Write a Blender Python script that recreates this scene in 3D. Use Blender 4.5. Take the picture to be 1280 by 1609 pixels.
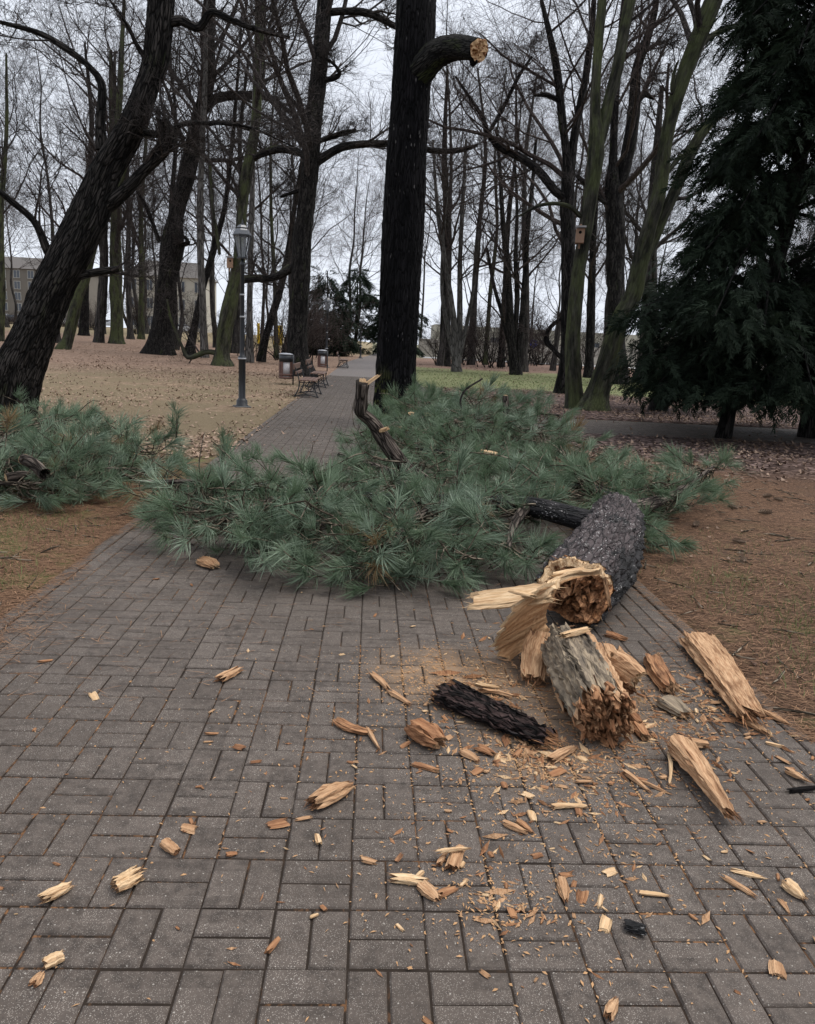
import bpy, math, random
import numpy as np
from mathutils import Vector, Matrix, Quaternion

for _o in list(bpy.data.objects):
    bpy.data.objects.remove(_o)
SC = bpy.context.scene
COL = SC.collection
RNG = np.random.default_rng(7)
R = math.radians

# ------------------------------------------------------------------ camera
CAM_F, CAM_W, CAM_H, EYE = 1180.0, 1280.0, 1609.0, 1.55
ROLL = R(3.0)
PITCH = math.atan((CAM_H / 2 - 540) * math.cos(ROLL) / CAM_F)
YAW = R(3.25)
_F = np.array([math.sin(YAW) * math.cos(PITCH), math.cos(YAW) * math.cos(PITCH), -math.sin(PITCH)])
_R0 = np.array([math.cos(YAW), -math.sin(YAW), 0.0])
_U0 = np.cross(_R0, _F)
_R = math.cos(ROLL) * _R0 + math.sin(ROLL) * _U0
_U = -math.sin(ROLL) * _R0 + math.cos(ROLL) * _U0
cam = bpy.data.cameras.new('camera')
cam.sensor_fit = 'HORIZONTAL'
cam.sensor_width = 36.0
cam.lens = CAM_F / CAM_W * 36.0
cam.clip_start = 0.05
cam.clip_end = 3000
cam_o = bpy.data.objects.new('camera', cam)
COL.objects.link(cam_o)
_m = Matrix(((_R[0], _U[0], -_F[0]), (_R[1], _U[1], -_F[1]), (_R[2], _U[2], -_F[2]))).to_4x4()
_m.translation = (0, 0, EYE)
cam_o.matrix_world = _m
SC.camera = cam_o

# ------------------------------------------------------------------ overcast sky, soft sun, exposure
SUN_EL, SUN_AZ = 64.0, 78.0          # azimuth measured from +Y towards +X
world = bpy.data.worlds.new('World')
SC.world = world
world.use_nodes = True
_nt = world.node_tree
_nt.nodes.clear()
_out = _nt.nodes.new('ShaderNodeOutputWorld')
_sky = _nt.nodes.new('ShaderNodeTexSky')
_sky.sky_type = 'NISHITA'
_sky.sun_disc = False
_sky.sun_elevation = R(SUN_EL)
_sky.sun_rotation = R(SUN_AZ)
_sky.air_density = 1.0
_sky.dust_density = 4.0
_hs = _nt.nodes.new('ShaderNodeHueSaturation')
_hs.inputs['Saturation'].default_value = 0.25
_nt.links.new(_sky.outputs[0], _hs.inputs['Color'])
_b1 = _nt.nodes.new('ShaderNodeBackground')
_b1.inputs['Strength'].default_value = 0.05
_nt.links.new(_hs.outputs[0], _b1.inputs['Color'])
_tc = _nt.nodes.new('ShaderNodeTexCoord')          # the cloud layer
_nz = _nt.nodes.new('ShaderNodeTexNoise')
_nz.inputs['Scale'].default_value = 2.6
_nz.inputs['Detail'].default_value = 5
_nt.links.new(_tc.outputs['Generated'], _nz.inputs['Vector'])
_rp = _nt.nodes.new('ShaderNodeValToRGB')
_rp.color_ramp.elements[0].position = 0.3
_rp.color_ramp.elements[0].color = (0.50, 0.53, 0.595, 1)
_rp.color_ramp.elements[1].position = 0.72
_rp.color_ramp.elements[1].color = (0.58, 0.615, 0.68, 1)
_nt.links.new(_nz.outputs['Fac'], _rp.inputs['Fac'])
_b2 = _nt.nodes.new('ShaderNodeBackground')
_b2.inputs['Strength'].default_value = 1.0
_nt.links.new(_rp.outputs[0], _b2.inputs['Color'])
_mx = _nt.nodes.new('ShaderNodeMixShader')
_mx.inputs[0].default_value = 0.82
_nt.links.new(_b1.outputs[0], _mx.inputs[1])
_nt.links.new(_b2.outputs[0], _mx.inputs[2])
_nt.links.new(_mx.outputs[0], _out.inputs[0])
sun = bpy.data.lights.new('sun', 'SUN')
sun.energy = 1.5
sun.angle = R(45)
sun.color = (1.0, 0.96, 0.9)
sun_o = bpy.data.objects.new('sun', sun)
COL.objects.link(sun_o)
_sd = Vector((math.sin(R(SUN_AZ)) * math.cos(R(SUN_EL)), math.cos(R(SUN_AZ)) * math.cos(R(SUN_EL)), math.sin(R(SUN_EL))))
sun_o.rotation_euler = _sd.to_track_quat('Z', 'Y').to_euler()
SC.view_settings.view_transform = 'Standard'
SC.view_settings.look = 'None'
SC.view_settings.exposure = 0.97
SC.view_settings.gamma = 1.0
SC.view_settings.use_curve_mapping = False
SC.cycles.max_bounces = 6
SC.cycles.transparent_max_bounces = 8


# ------------------------------------------------------------------ pixel of the photograph -> place in the world
def _ray(x, y):
    return _F + _R * (x - CAM_W / 2) / CAM_F - _U * (y - CAM_H / 2) / CAM_F


def G(x, y, z=0.0):
    r = _ray(x, y)
    return r * ((z - EYE) / r[2]) + np.array([0, 0, EYE])


def AT(x, y, Y):
    r = _ray(x, y)
    return r * (Y / r[1]) + np.array([0, 0, EYE])


def PROJ(P):
    d = np.asarray(P, float) - np.array([0, 0, EYE])
    z = d @ _F
    return CAM_W / 2 + CAM_F * (d @ _R) / z, CAM_H / 2 - CAM_F * (d @ _U) / z, z


# ------------------------------------------------------------------ node materials
class NT:
    def __init__(s, name, rough=0.9, spec=0.3):
        s.m = bpy.data.materials.new(name)
        s.m.use_nodes = True
        s.t = s.m.node_tree
        s.b = s.t.nodes['Principled BSDF']
        s.b.inputs['Roughness'].default_value = rough
        s.b.inputs['Specular IOR Level'].default_value = spec

    def n(s, kind, **kw):
        nd = s.t.nodes.new('ShaderNode' + kind)
        for k, v in kw.items():
            setattr(nd, k, v)
        return nd

    def put(s, sock, v):
        if isinstance(v, bpy.types.NodeSocket):
            s.t.links.new(v, sock)
        elif isinstance(v, (tuple, list)):
            sock.default_value = tuple(v) + ((1,) if len(v) == 3 and sock.type == 'RGBA' else ())
        else:
            sock.default_value = v

    def pos(s):
        return s.n('NewGeometry').outputs['Position']

    def obj(s):
        return s.n('TexCoord').outputs['Object']

    def attr(s, name, out='Vector'):
        return s.n('Attribute', attribute_name=name).outputs[out]

    def rnd(s):
        return s.n('ObjectInfo').outputs['Random']

    def scale(s, v, sc):
        nd = s.n('Mapping')
        s.put(nd.inputs['Vector'], v)
        nd.inputs['Scale'].default_value = sc
        return nd.outputs[0]

    def noise(s, v, sc, det=4, rough=0.55, out='Fac'):
        nd = s.n('TexNoise')
        s.put(nd.inputs['Vector'], v)
        nd.inputs['Scale'].default_value = sc
        nd.inputs['Detail'].default_value = det
        nd.inputs['Roughness'].default_value = rough
        return nd.outputs[out]

    def voro(s, v, sc, out='Distance', rnd=1.0, feature='F1'):
        nd = s.n('TexVoronoi', feature=feature)
        s.put(nd.inputs['Vector'], v)
        nd.inputs['Scale'].default_value = sc
        nd.inputs['Randomness'].default_value = rnd
        return nd.outputs[out]

    def math(s, op, a, b=0.5, clamp=False):
        nd = s.n('Math', operation=op)
        nd.use_clamp = clamp
        s.put(nd.inputs[0], a)
        s.put(nd.inputs[1], b)
        return nd.outputs[0]

    def ramp(s, f, lo, hi, a=0.0, b=1.0):
        nd = s.n('MapRange')
        nd.interpolation_type = 'SMOOTHSTEP'
        s.put(nd.inputs[0], f)
        nd.inputs[1].default_value = lo
        nd.inputs[2].default_value = hi
        nd.inputs[3].default_value = a
        nd.inputs[4].default_value = b
        return nd.outputs[0]

    def mix(s, f, a, b, mode='MIX'):
        nd = s.n('Mix', data_type='RGBA', blend_type=mode)
        s.put(nd.inputs[0], f)
        s.put(nd.inputs[6], a)
        s.put(nd.inputs[7], b)
        return nd.outputs[2]

    def sep(s, v):
        nd = s.n('SeparateXYZ')
        s.put(nd.inputs[0], v)
        return nd.outputs

    def bump(s, h, strength=0.5, dist=0.01):
        nd = s.n('Bump')
        nd.inputs['Strength'].default_value = strength
        nd.inputs['Distance'].default_value = dist
        s.put(nd.inputs['Height'], h)
        s.put(s.b.inputs['Normal'], nd.outputs[0])

    def done(s, color):
        s.put(s.b.inputs['Base Color'], color)
        return s.m


def plain(name, c, rough=0.6, spec=0.4, metal=0.0, var=0.25, sc=14.0):
    n = NT(name, rough, spec)
    n.b.inputs['Metallic'].default_value = metal
    f = n.noise(n.obj(), sc, 5)
    return n.done(n.mix(f, tuple(x * (1 - var) for x in c), tuple(min(1, x * (1 + var)) for x in c)))


def bark_mat(name, dark, light, moss=(0.05, 0.065, 0.02), moss_amt=0.0, foot_moss=0.0, fleck=0.0, ridge=9.0, rough=0.9, crack_amt=1.0):
    n = NT(name, rough, 0.12)
    a = n.attr('bark')
    st = n.scale(a, (ridge, ridge, ridge * 0.16))
    f = n.noise(st, 1.0, 6, 0.62)
    fine = n.noise(n.scale(a, (40, 40, 9)), 1.0, 4)
    c = n.mix(n.ramp(f, 0.36, 0.68), dark, light)
    c = n.mix(n.ramp(fine, 0.55, 0.8), c, tuple(x * 0.5 for x in dark))
    if fleck > 0:
        fl = n.voro(n.scale(a, (16, 16, 5)), 1.0)
        keep = n.ramp(n.noise(a, 1.7, 3), 0.44, 0.6)
        fl2 = n.math('MULTIPLY', n.ramp(fl, 0.10, 0.2, 1.0, 0.0), keep)
        c = n.mix(n.math('MULTIPLY', fl2, fleck), c, (0.20, 0.19, 0.185))
    if moss_amt > 0:
        mm = n.ramp(n.noise(n.scale(a, (3, 3, 0.9)), 1.0, 5, 0.65), 0.62 - 0.25 * moss_amt, 0.78 - 0.2 * moss_amt)
        c = n.mix(n.math('MULTIPLY', mm, min(1.0, 0.5 + 0.4 * moss_amt)), c, moss)
    if foot_moss > 0:
        z = n.sep(n.pos())[2]
        mk = n.math('MULTIPLY', n.ramp(z, 0.35, 1.25, 1.0, 0.0), n.ramp(n.noise(a, 5.0, 5), 0.42, 0.6))
        xs = n.ramp(n.sep(a)[0], -0.05, 0.15, 0.0, 1.0)
        c = n.mix(n.math('MULTIPLY', n.math('MULTIPLY', mk, foot_moss), xs), c, (0.10, 0.115, 0.03))
    fis = n.voro(n.scale(a, (ridge * 2.2, ridge * 2.2, ridge * .32)), 1.0, 'Distance', 1.0, 'DISTANCE_TO_EDGE')
    crack = n.ramp(fis, 0.0, 0.16)
    c = n.mix(n.math('MAXIMUM', crack, 1 - crack_amt), tuple(x * .45 for x in dark), c)
    n.bump(n.math('ADD', n.math('ADD', f, n.math('MULTIPLY', crack, .7 * crack_amt)), n.math('MULTIPLY', fine, 0.35)), 1.0, 0.035)
    return n.done(c)


def wood_mat(name, pale, mid, dark, grain=190.0, rot=0.0):
    n = NT(name, 0.85, 0.2)
    a = n.attr('bark')
    g = n.noise(n.scale(a, (grain, grain, grain * 0.07)), 1.0, 4, 0.6)
    g2 = n.noise(n.scale(a, (55, 55, 4)), 1.0, 3, 0.6)
    big = n.noise(n.scale(a, (14, 14, 5)), 1.0, 5, .65)
    c = n.mix(n.ramp(g, 0.35, 0.65), mid, pale)
    c = n.mix(n.ramp(g2, .5, .68, 0, .75), c, dark)
    c = n.mix(n.ramp(big, 0.58 - rot, 0.78 - rot * 0.6), c, dark)
    c = n.mix(n.math('MULTIPLY', n.rnd(), 0.45), c, mid)
    n.bump(n.math('ADD', g, n.math('ADD', g2, big)), 1.0, 0.008)
    return n.done(c)


M = {}
M['bark_dark'] = bark_mat('dark_bark', (0.008, 0.0075, 0.0075), (0.050, 0.045, 0.042), moss_amt=0.2)
M['bark_brown'] = bark_mat('brown_bark', (0.008, 0.0075, 0.0072), (0.055, 0.049, 0.045), moss_amt=0.2, ridge=12)
M['bark_mossy'] = bark_mat('mossy_bark', (0.016, 0.016, 0.013), (0.078, 0.076, 0.058), moss=(0.078, 0.090, 0.040), moss_amt=0.85, ridge=8, crack_amt=.25)
M['bark_grey'] = bark_mat('pale_grey_bark', (0.075, 0.07, 0.065), (0.17, 0.16, 0.15), moss_amt=0.1, ridge=5)
M['bark_pine'] = bark_mat('black_pine_bark', (0.003, 0.003, 0.0036), (0.013, 0.012, 0.0135), foot_moss=1.0, fleck=0.75, ridge=11)
M['bark_hazed'] = bark_mat('haze_greyed_far_bark', (0.022, 0.020, 0.019), (0.095, 0.086, 0.080), moss_amt=0.2, ridge=9, crack_amt=.5)  # distance haze put into the colour: bark lightened and greyed for far trees
M['bark_stub'] = bark_mat('pine_branch_bark', (0.05, 0.04, 0.034), (0.19, 0.155, 0.13), moss_amt=0.2, ridge=16)
M['twig'] = bark_mat('twig_bark', (0.045, 0.038, 0.036), (0.12, 0.102, 0.095), ridge=20)
M['twig_red'] = bark_mat('reddish_twig_bark', (0.055, 0.042, 0.038), (0.14, 0.11, 0.10), ridge=20)
M['pine_twig'] = bark_mat('pine_twig_bark', (0.09, 0.07, 0.05), (0.30, 0.25, 0.19), ridge=30)


def log_bark():
    n = NT('fallen_log_bark', 0.75, 0.35)
    a = n.attr('bark')
    st = n.scale(a, (16, 16, 4))
    f = n.noise(st, 1.0, 6, 0.62)
    c = n.mix(n.ramp(f, 0.4, 0.7), (0.004, 0.004, 0.0045), (0.019, 0.016, 0.018))
    pt = n.math('MULTIPLY', n.ramp(n.noise(n.scale(a, (5, 5, 2.5)), 1.0, 5, .65), 0.40, 0.47), n.ramp(n.sep(a)[1], .06, .13))
    c = n.mix(pt, c, n.mix(n.noise(n.scale(a, (40, 40, 16)), 1.0, 4, .7), (0.022, 0.017, 0.018), (0.10, 0.076, 0.076)))
    sp = n.ramp(n.noise(n.scale(a, (75, 75, 42)), 1.0, 3, .6), 0.60, 0.65)
    wv = n.n('VectorMath', operation='ADD')
    n.put(wv.inputs[0], n.scale(a, (24, 24, 5)))
    n.put(wv.inputs[1], n.noise(n.scale(a, (9, 9, 4)), 1.0, 4, .6, 'Color'))
    ck = n.ramp(n.voro(wv.outputs[0], 1.0, 'Distance', 1.0, 'DISTANCE_TO_EDGE'), 0.0, 0.10)
    c = n.mix(n.math('MAXIMUM', ck, .6), (0.003, 0.003, 0.003), c)
    keep = n.ramp(n.noise(n.scale(a, (7, 7, 4)), 1.0, 4), 0.46, 0.56)
    c = n.mix(n.math('MULTIPLY', sp, keep), c, (0.42, 0.40, 0.39))
    n.bump(n.math('ADD', n.math('ADD', f, n.math('MULTIPLY', ck, .5)), n.math('MULTIPLY', n.voro(st, 2.0), 0.5)), 1.0, 0.04)
    return n.done(c)


M['bark_log'] = log_bark()
M['bark_slab'] = bark_mat('black_bark_slab', (0.008, 0.007, 0.007), (0.085, 0.055, 0.050), fleck=.4, ridge=26)
M['wood_pale'] = wood_mat('fresh_pale_wood', (0.72, 0.535, 0.335), (0.54, 0.345, 0.185), (0.32, 0.165, 0.075))
M['wood_mid'] = wood_mat('weathered_tan_wood', (0.56, 0.36, 0.21), (0.37, 0.205, 0.108), (0.16, 0.075, 0.035), rot=0.06)
M['wood_rot'] = wood_mat('rotten_red_brown_wood', (0.43, 0.235, 0.12), (0.27, 0.125, 0.06), (0.06, 0.026, 0.015), grain=120, rot=0.12)
M['wood_grey'] = wood_mat('grey_stripped_wood', (0.33, 0.26, 0.18), (0.17, 0.135, 0.10), (0.018, 0.016, 0.015), grain=80, rot=0.11)


def needle_mat(name, a, b, tip, rough=0.5, spec=0.45):
    n = NT(name, rough, spec)
    r = n.rnd()
    v = n.attr('tint', 'Fac')
    c = n.mix(v, a, b)
    c = n.mix(n.ramp(r, .35, 1.0, 0.0, .7), c, tip)
    tr = n.n('BsdfTranslucent')
    n.put(tr.inputs[0], c)
    mx = n.n('MixShader')
    mx.inputs[0].default_value = 0.28
    out = [x for x in n.t.nodes if x.type == 'OUTPUT_MATERIAL'][0]
    n.done(c)
    n.t.links.new(n.b.outputs[0], mx.inputs[1])
    n.t.links.new(tr.outputs[0], mx.inputs[2])
    n.t.links.new(mx.outputs[0], out.inputs[0])
    return n.m


M['needle'] = needle_mat('blue_green_pine_needles', (0.028, 0.055, 0.027), (0.225, 0.30, 0.20), (0.115, 0.17, 0.095))
M['yew'] = needle_mat('dark_yew_needles', (0.004, 0.008, 0.005), (0.026, 0.040, 0.024), (0.012, 0.021, 0.012), 0.75, 0.15)


def paver_mat():
    n = NT('speckled_concrete_pavers', 0.74, 0.3)
    p = n.pos()
    cell = n.n('TexWhiteNoise')
    fl = n.n('VectorMath', operation='SNAP')
    n.put(fl.inputs[0], p)
    fl.inputs[1].default_value = (0.103, 0.103, 10)
    n.put(cell.inputs['Vector'], fl.outputs[0])
    big = n.noise(p, 0.9, 4)
    mid = n.noise(p, 26, 5, 0.65)
    c = n.mix(n.ramp(mid, 0.3, 0.7), (0.037, 0.0290, 0.0240), (0.096, 0.077, 0.0645))
    c = n.mix(n.math('MULTIPLY', cell.outputs['Value'], 0.55), c, (0.114, 0.092, 0.078))
    c = n.mix(n.ramp(big, 0.42, 0.66, 0.0, 0.5), c, (0.060, 0.047, 0.038))
    c = n.mix(n.ramp(n.noise(p, 5.5, 5, .7), 0.55, 0.75, 0.0, 0.45), c, (0.05, 0.038, 0.03))
    s1 = n.ramp(n.voro(p, 300), 0.24, 0.36, 1.0, 0.0)
    k1 = n.ramp(n.voro(p, 300, 'Color'), 0.36, 0.52)
    spk = n.math('MULTIPLY', n.ramp(cell.outputs['Value'], 0.0, 1.0, .45, .85), n.ramp(n.noise(p, 2.3, 4, .6), .32, .62, .45, 1.0))
    c = n.mix(n.math('MULTIPLY', n.math('MULTIPLY', s1, k1), spk), c, (0.41, 0.37, 0.325))
    s2 = n.ramp(n.voro(p, 75), 0.13, 0.2, 1.0, 0.0)
    k2 = n.ramp(n.voro(p, 75, 'Color'), 0.68, 0.72)
    c = n.mix(n.math('MULTIPLY', n.math('MULTIPLY', s2, k2), 0.65), c, (0.40, 0.37, 0.33))
    d2 = n.ramp(n.voro(n.scale(p, (1, 1, 1)), 110), 0.14, 0.24, 1.0, 0.0)
    k3 = n.ramp(n.voro(p, 110, 'Color'), 0.5, 0.55)
    c = n.mix(n.math('MULTIPLY', n.math('MULTIPLY', d2, k3), 0.6), c, (0.03, 0.027, 0.027))
    # sawdust worked into the face of the stones beside the break
    for (cx, cy, rad, amt) in ((0.40, 3.36, 0.45, 0.75), (0.95, 3.2, 0.7, 0.4), (0.72, 2.65, 0.4, 0.25)):
        ds = n.n('VectorMath', operation='DISTANCE')
        n.put(ds.inputs[0], p)
        ds.inputs[1].default_value = (cx, cy, 0)
        k = n.math('MULTIPLY', n.ramp(ds.outputs['Value'], rad * 0.15, rad, 1.0, 0.0), n.ramp(n.noise(p, 5, 6, 0.7), 0.3, 0.62))
        c = n.mix(n.math('MULTIPLY', k, amt), c, (0.33, 0.21, 0.12))
    n.bump(n.math('ADD', mid, n.math('MULTIPLY', n.noise(p, 160, 3), 0.6)), 0.6, 0.004)
    return n.done(c)


M['paver'] = paver_mat()


def joint_mat():
    n = NT('sandy_paver_joints', 0.95, 0.1)
    p = n.pos()
    c = n.mix(n.noise(p, 30, 5), (0.015, 0.0115, 0.0095), (0.036, 0.027, 0.021))
    lit = n.math('MULTIPLY', n.ramp(n.noise(p, 1.3, 4), 0.46, 0.62), n.ramp(n.noise(n.scale(p, (1, 0.4, 1)), 70, 3), 0.45, 0.6))
    c = n.mix(lit, c, (0.19, 0.095, 0.045))
    return n.done(c)


M['joint'] = joint_mat()


def ground_mat():
    n = NT('park_ground', 0.95, 0.12)
    p = n.pos()
    x, y, z = n.sep(p)
    wob = n.math('MULTIPLY', n.math('SUBTRACT', n.noise(p, 0.22, 4), 0.5), 9.0)
    yy = n.math('ADD', y, wob)
    leafc = n.voro(p, 9, 'Color')
    leafd = n.voro(p, 9)
    fine = n.noise(p, 24, 6, 0.7)
    mid = n.noise(p, 2.2, 5, 0.65)
    h = n.sep(leafc)[0]
    # leaf litter on the right
    lit = n.mix(h, (0.075, 0.05, 0.045), (0.26, 0.185, 0.165))
    lit = n.mix(n.ramp(leafd, 0.3, 0.6), lit, (0.045, 0.03, 0.026))
    # needle carpet
    ndl = n.mix(n.ramp(n.noise(n.scale(p, (30, 55, 14)), 1.0, 6, 0.75), 0.4, 0.62), (0.058, 0.034, 0.023), (0.165, 0.097, 0.062))
    ndl = n.mix(n.ramp(mid, 0.5, 0.75), ndl, (0.075, 0.05, 0.038))
    # straw coloured lawn with leaves on it
    lawn = n.mix(fine, (0.110, 0.086, 0.052), (0.255, 0.198, 0.128))
    lawn = n.mix(n.ramp(n.noise(p, 0.5, 4), 0.45, 0.65), lawn, n.mix(h, (0.13, 0.092, 0.06), (0.31, 0.225, 0.155)))
    red = n.mix(h, (0.13, 0.084, 0.060), (0.31, 0.215, 0.16))
    green = n.mix(fine, (0.105, 0.118, 0.055), (0.215, 0.225, 0.115))
    green = n.mix(n.ramp(n.noise(p, 3.0, 4), 0.6, 0.72), green, (0.16, 0.11, 0.07))
    gpatch = n.mix(fine, (0.06, 0.085, 0.025), (0.14, 0.16, 0.06))
    soil_l = n.mix(n.ramp(n.noise(p, 1.6, 4), 0.48, 0.62), ndl, gpatch)
    left = n.mix(n.ramp(yy, 7.5, 10.5), soil_l, lawn)
    left = n.mix(n.ramp(yy, 24, 36), left, red)
    left = n.mix(n.ramp(yy, 74, 96), left, n.mix(fine, (0.15, 0.12, 0.07), (0.3, 0.24, 0.15)))
    near_r = n.mix(n.math('MULTIPLY', n.ramp(n.noise(p, 1.9, 6, .7), 0.52, 0.66), n.ramp(y, 3.5, 7.5, 0.5, 0.05)), ndl, gpatch)
    right = n.mix(n.ramp(yy, 9.5, 12.5), near_r, lit)
    right = n.mix(n.ramp(yy, 27, 29.5), right, green)
    right = n.mix(n.ramp(yy, 50, 55), right, n.mix(h, (0.115, 0.075, 0.058), (0.27, 0.18, 0.14)))
    right = n.mix(n.ramp(yy, 84, 92), right, n.mix(fine, (0.16, 0.16, 0.10), (0.30, 0.29, 0.2)))
    c = n.mix(n.ramp(x, -0.6, 0.6), left, right)
    n.bump(n.math('ADD', fine, n.math('MULTIPLY', h, 0.6)), 0.9, 0.03)
    return n.done(c)


M['ground'] = ground_mat()


def leaf_mat():
    n = NT('dry_leaves', 0.8, 0.25)
    v = n.attr('tint', 'Fac')
    c = n.mix(v, (0.085, 0.05, 0.038), (0.36, 0.255, 0.185))
    return n.done(c)


M['leaf'] = leaf_mat()
_n = NT('brown_needle_litter', 0.8, 0.2)
M['litter'] = _n.done(_n.mix(_n.attr('tint', 'Fac'), (0.075, 0.038, 0.022), (0.35, 0.205, 0.12)))
M['grass'] = plain('short_green_grass', (0.10, 0.13, 0.04), 0.7, 0.3, var=0.4, sc=3)
M['sawdust'] = plain('pale_sawdust', (0.40, 0.235, 0.12), 0.9, 0.1, var=0.35, sc=9)
M['iron'] = plain('black_painted_iron', (0.014, 0.016, 0.02), 0.45, 0.5, var=0.3)
M['iron_band'] = plain('pale_steel_band', (0.35, 0.36, 0.38), 0.4, 0.5)
M['slat'] = plain('brown_varnished_slats', (0.13, 0.075, 0.055), 0.55, 0.4, var=0.35, sc=22)
M['bin_wood'] = plain('reddish_bin_slats', (0.12, 0.062, 0.048), 0.6, 0.35, var=0.3, sc=22)
M['bin_metal'] = plain('pale_zinc_liner', (0.40, 0.38, 0.38), 0.45, 0.5, metal=0.3)
M['glass_lamp'] = plain('lantern_glass', (0.5, 0.53, 0.58), 0.15, 0.6, var=0.1)
_t = M['glass_lamp'].node_tree
_tr = _t.nodes.new('ShaderNodeBsdfTransparent')
_mm = _t.nodes.new('ShaderNodeMixShader')
_mm.inputs[0].default_value = 0.28
_t.links.new(_tr.outputs[0], _mm.inputs[1])
_t.links.new(_t.nodes['Principled BSDF'].outputs[0], _mm.inputs[2])
_t.links.new(_mm.outputs[0], [x for x in _t.nodes if x.type == 'OUTPUT_MATERIAL'][0].inputs[0])
M['bin_lid'] = plain('pale_bin_lid', (0.34, 0.35, 0.38), 0.4, 0.5, var=0.1)
M['lamp_roof'] = plain('pale_lantern_roof', (0.075, 0.08, 0.09), 0.22, 0.6, var=0.15)
M['nest_wood'] = plain('pale_nest_box_boards', (0.30, 0.19, 0.13), 0.8, 0.2, var=0.25, sc=30)
M['nest_roof'] = plain('grey_nest_box_roof', (0.16, 0.15, 0.15), 0.7, 0.3)
M['hole'] = plain('dark_hole', (0.006, 0.005, 0.005), 0.9, 0.1)
M['cone'] = plain('pine_cone_scales', (0.17, 0.12, 0.085), 0.8, 0.2, var=0.45, sc=40)
M['tan_wall'] = plain('tan_render', (0.15, 0.135, 0.118), 0.9, 0.2, var=0.12, sc=0.6)
M['cream_wall'] = plain('cream_render', (0.40, 0.375, 0.325), 0.9, 0.2, var=0.08, sc=0.6)
M['pane'] = plain('dark_window_pane', (0.05, 0.06, 0.075), 0.15, 0.6, var=0.2)
M['frame'] = plain('white_window_frame', (0.32, 0.31, 0.29), 0.6, 0.3, var=0.05)
M['roof'] = plain('dark_roof_sheet', (0.115, 0.105, 0.098), 0.8, 0.2)
M['yellow'] = plain('yellow_board', (0.75, 0.50, 0.02), 0.6, 0.3, var=0.08)
M['blue'] = plain('blue_sign_face', (0.02, 0.06, 0.5), 0.5, 0.4, var=0.08)
M['white'] = plain('white_paint', (0.75, 0.75, 0.75), 0.5, 0.4, var=0.04)
M['tyre'] = plain('black_tyre', (0.012, 0.012, 0.012), 0.8, 0.2)
M['asphalt'] = plain('pale_wet_road', (0.30, 0.30, 0.31), 0.7, 0.4, var=0.12, sc=1.2)
M['pale_fence'] = plain('pale_concrete_fence', (0.42, 0.38, 0.34), 0.9, 0.2, var=0.2, sc=0.8)
for _n, _c in (('car_black', (0.012, 0.013, 0.016)), ('car_silver', (0.42, 0.44, 0.47)), ('car_white', (0.7, 0.71, 0.73))):
    M[_n] = plain(_n + '_paint', _c, 0.25, 0.6, var=0.05)
_n = NT('lit_street_lamp_glow')
_n.b.inputs['Emission Color'].default_value = (1.0, 0.62, 0.35, 1)
_n.b.inputs['Emission Strength'].default_value = 6.0
M['glow'] = _n.done((0.9, 0.7, 0.5))


# ------------------------------------------------------------------ mesh helpers
class Buf:
    """collects vertices and polygons, links them as ONE mesh object"""

    def __init__(s):
        s.V, s.T, s.Q, s.TM, s.QM, s.A, s.C = [], [], [], [], [], [], []
        s.n = 0

    def add(s, V, quads=None, tris=None, mat=0, bark=None, tint=None):
        V = np.asarray(V, float).reshape(-1, 3)
        if quads is not None and len(quads):
            q = np.asarray(quads, int).reshape(-1, 4) + s.n
            s.Q.append(q)
            s.QM.append(np.full(len(q), mat) if np.isscalar(mat) else np.asarray(mat))
        if tris is not None and len(tris):
            t = np.asarray(tris, int).reshape(-1, 3) + s.n
            s.T.append(t)
            s.TM.append(np.full(len(t), mat) if np.isscalar(mat) else np.asarray(mat))
        s.V.append(V)
        s.A.append(V if bark is None else np.asarray(bark, float).reshape(-1, 3))
        s.C.append(np.full(len(V), 0.5) if tint is None else np.broadcast_to(np.asarray(tint, float).ravel(), (len(V),)))
        s.n += len(V)
        return s

    def mesh(s, name, mats, smooth=False, origin=None):
        V = np.concatenate(s.V)
        if origin is not None:
            V = V - np.asarray(origin, float)
        T = np.concatenate(s.T) if s.T else np.zeros((0, 3), int)
        Q = np.concatenate(s.Q) if s.Q else np.zeros((0, 4), int)
        me = bpy.data.meshes.new(name)
        me.vertices.add(len(V))
        me.vertices.foreach_set('co', V.astype(np.float32).ravel())
        nl = len(T) * 3 + len(Q) * 4
        me.loops.add(nl)
        me.loops.foreach_set('vertex_index', np.concatenate([T.ravel(), Q.ravel()]).astype(np.int32))
        me.polygons.add(len(T) + len(Q))
        st = np.concatenate([np.arange(len(T)) * 3, len(T) * 3 + np.arange(len(Q)) * 4]).astype(np.int32)
        me.polygons.foreach_set('loop_start', st)
        mi = np.concatenate((s.TM if s.TM else []) + (s.QM if s.QM else [])) if (s.TM or s.QM) else np.zeros(0)
        me.polygons.foreach_set('material_index', mi.astype(np.int32))
        me.polygons.foreach_set('use_smooth', np.full(len(T) + len(Q), bool(smooth)))
        at = me.attributes.new('bark', 'FLOAT_VECTOR', 'POINT')
        at.data.foreach_set('vector', np.concatenate(s.A).astype(np.float32).ravel())
        at = me.attributes.new('tint', 'FLOAT', 'POINT')
        at.data.foreach_set('value', np.concatenate(s.C).astype(np.float32))
        for m in (mats if isinstance(mats, (list, tuple)) else [mats]):
            me.materials.append(m)
        me.update(calc_edges=True)
        return me

    def obj(s, name, mats, parent=None, smooth=False, origin=None):
        """origin: world place of the thing's base; the mesh is stored relative to it"""
        return link(name, s.mesh(name, mats, smooth, origin), parent, None if parent else origin)


def link(name, me, parent=None, loc=None):
    o = bpy.data.objects.new(name, me)
    COL.objects.link(o)
    if parent is not None:
        o.parent = parent
    if loc is not None:
        o.location = tuple(float(q) for q in loc)
    return o


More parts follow.
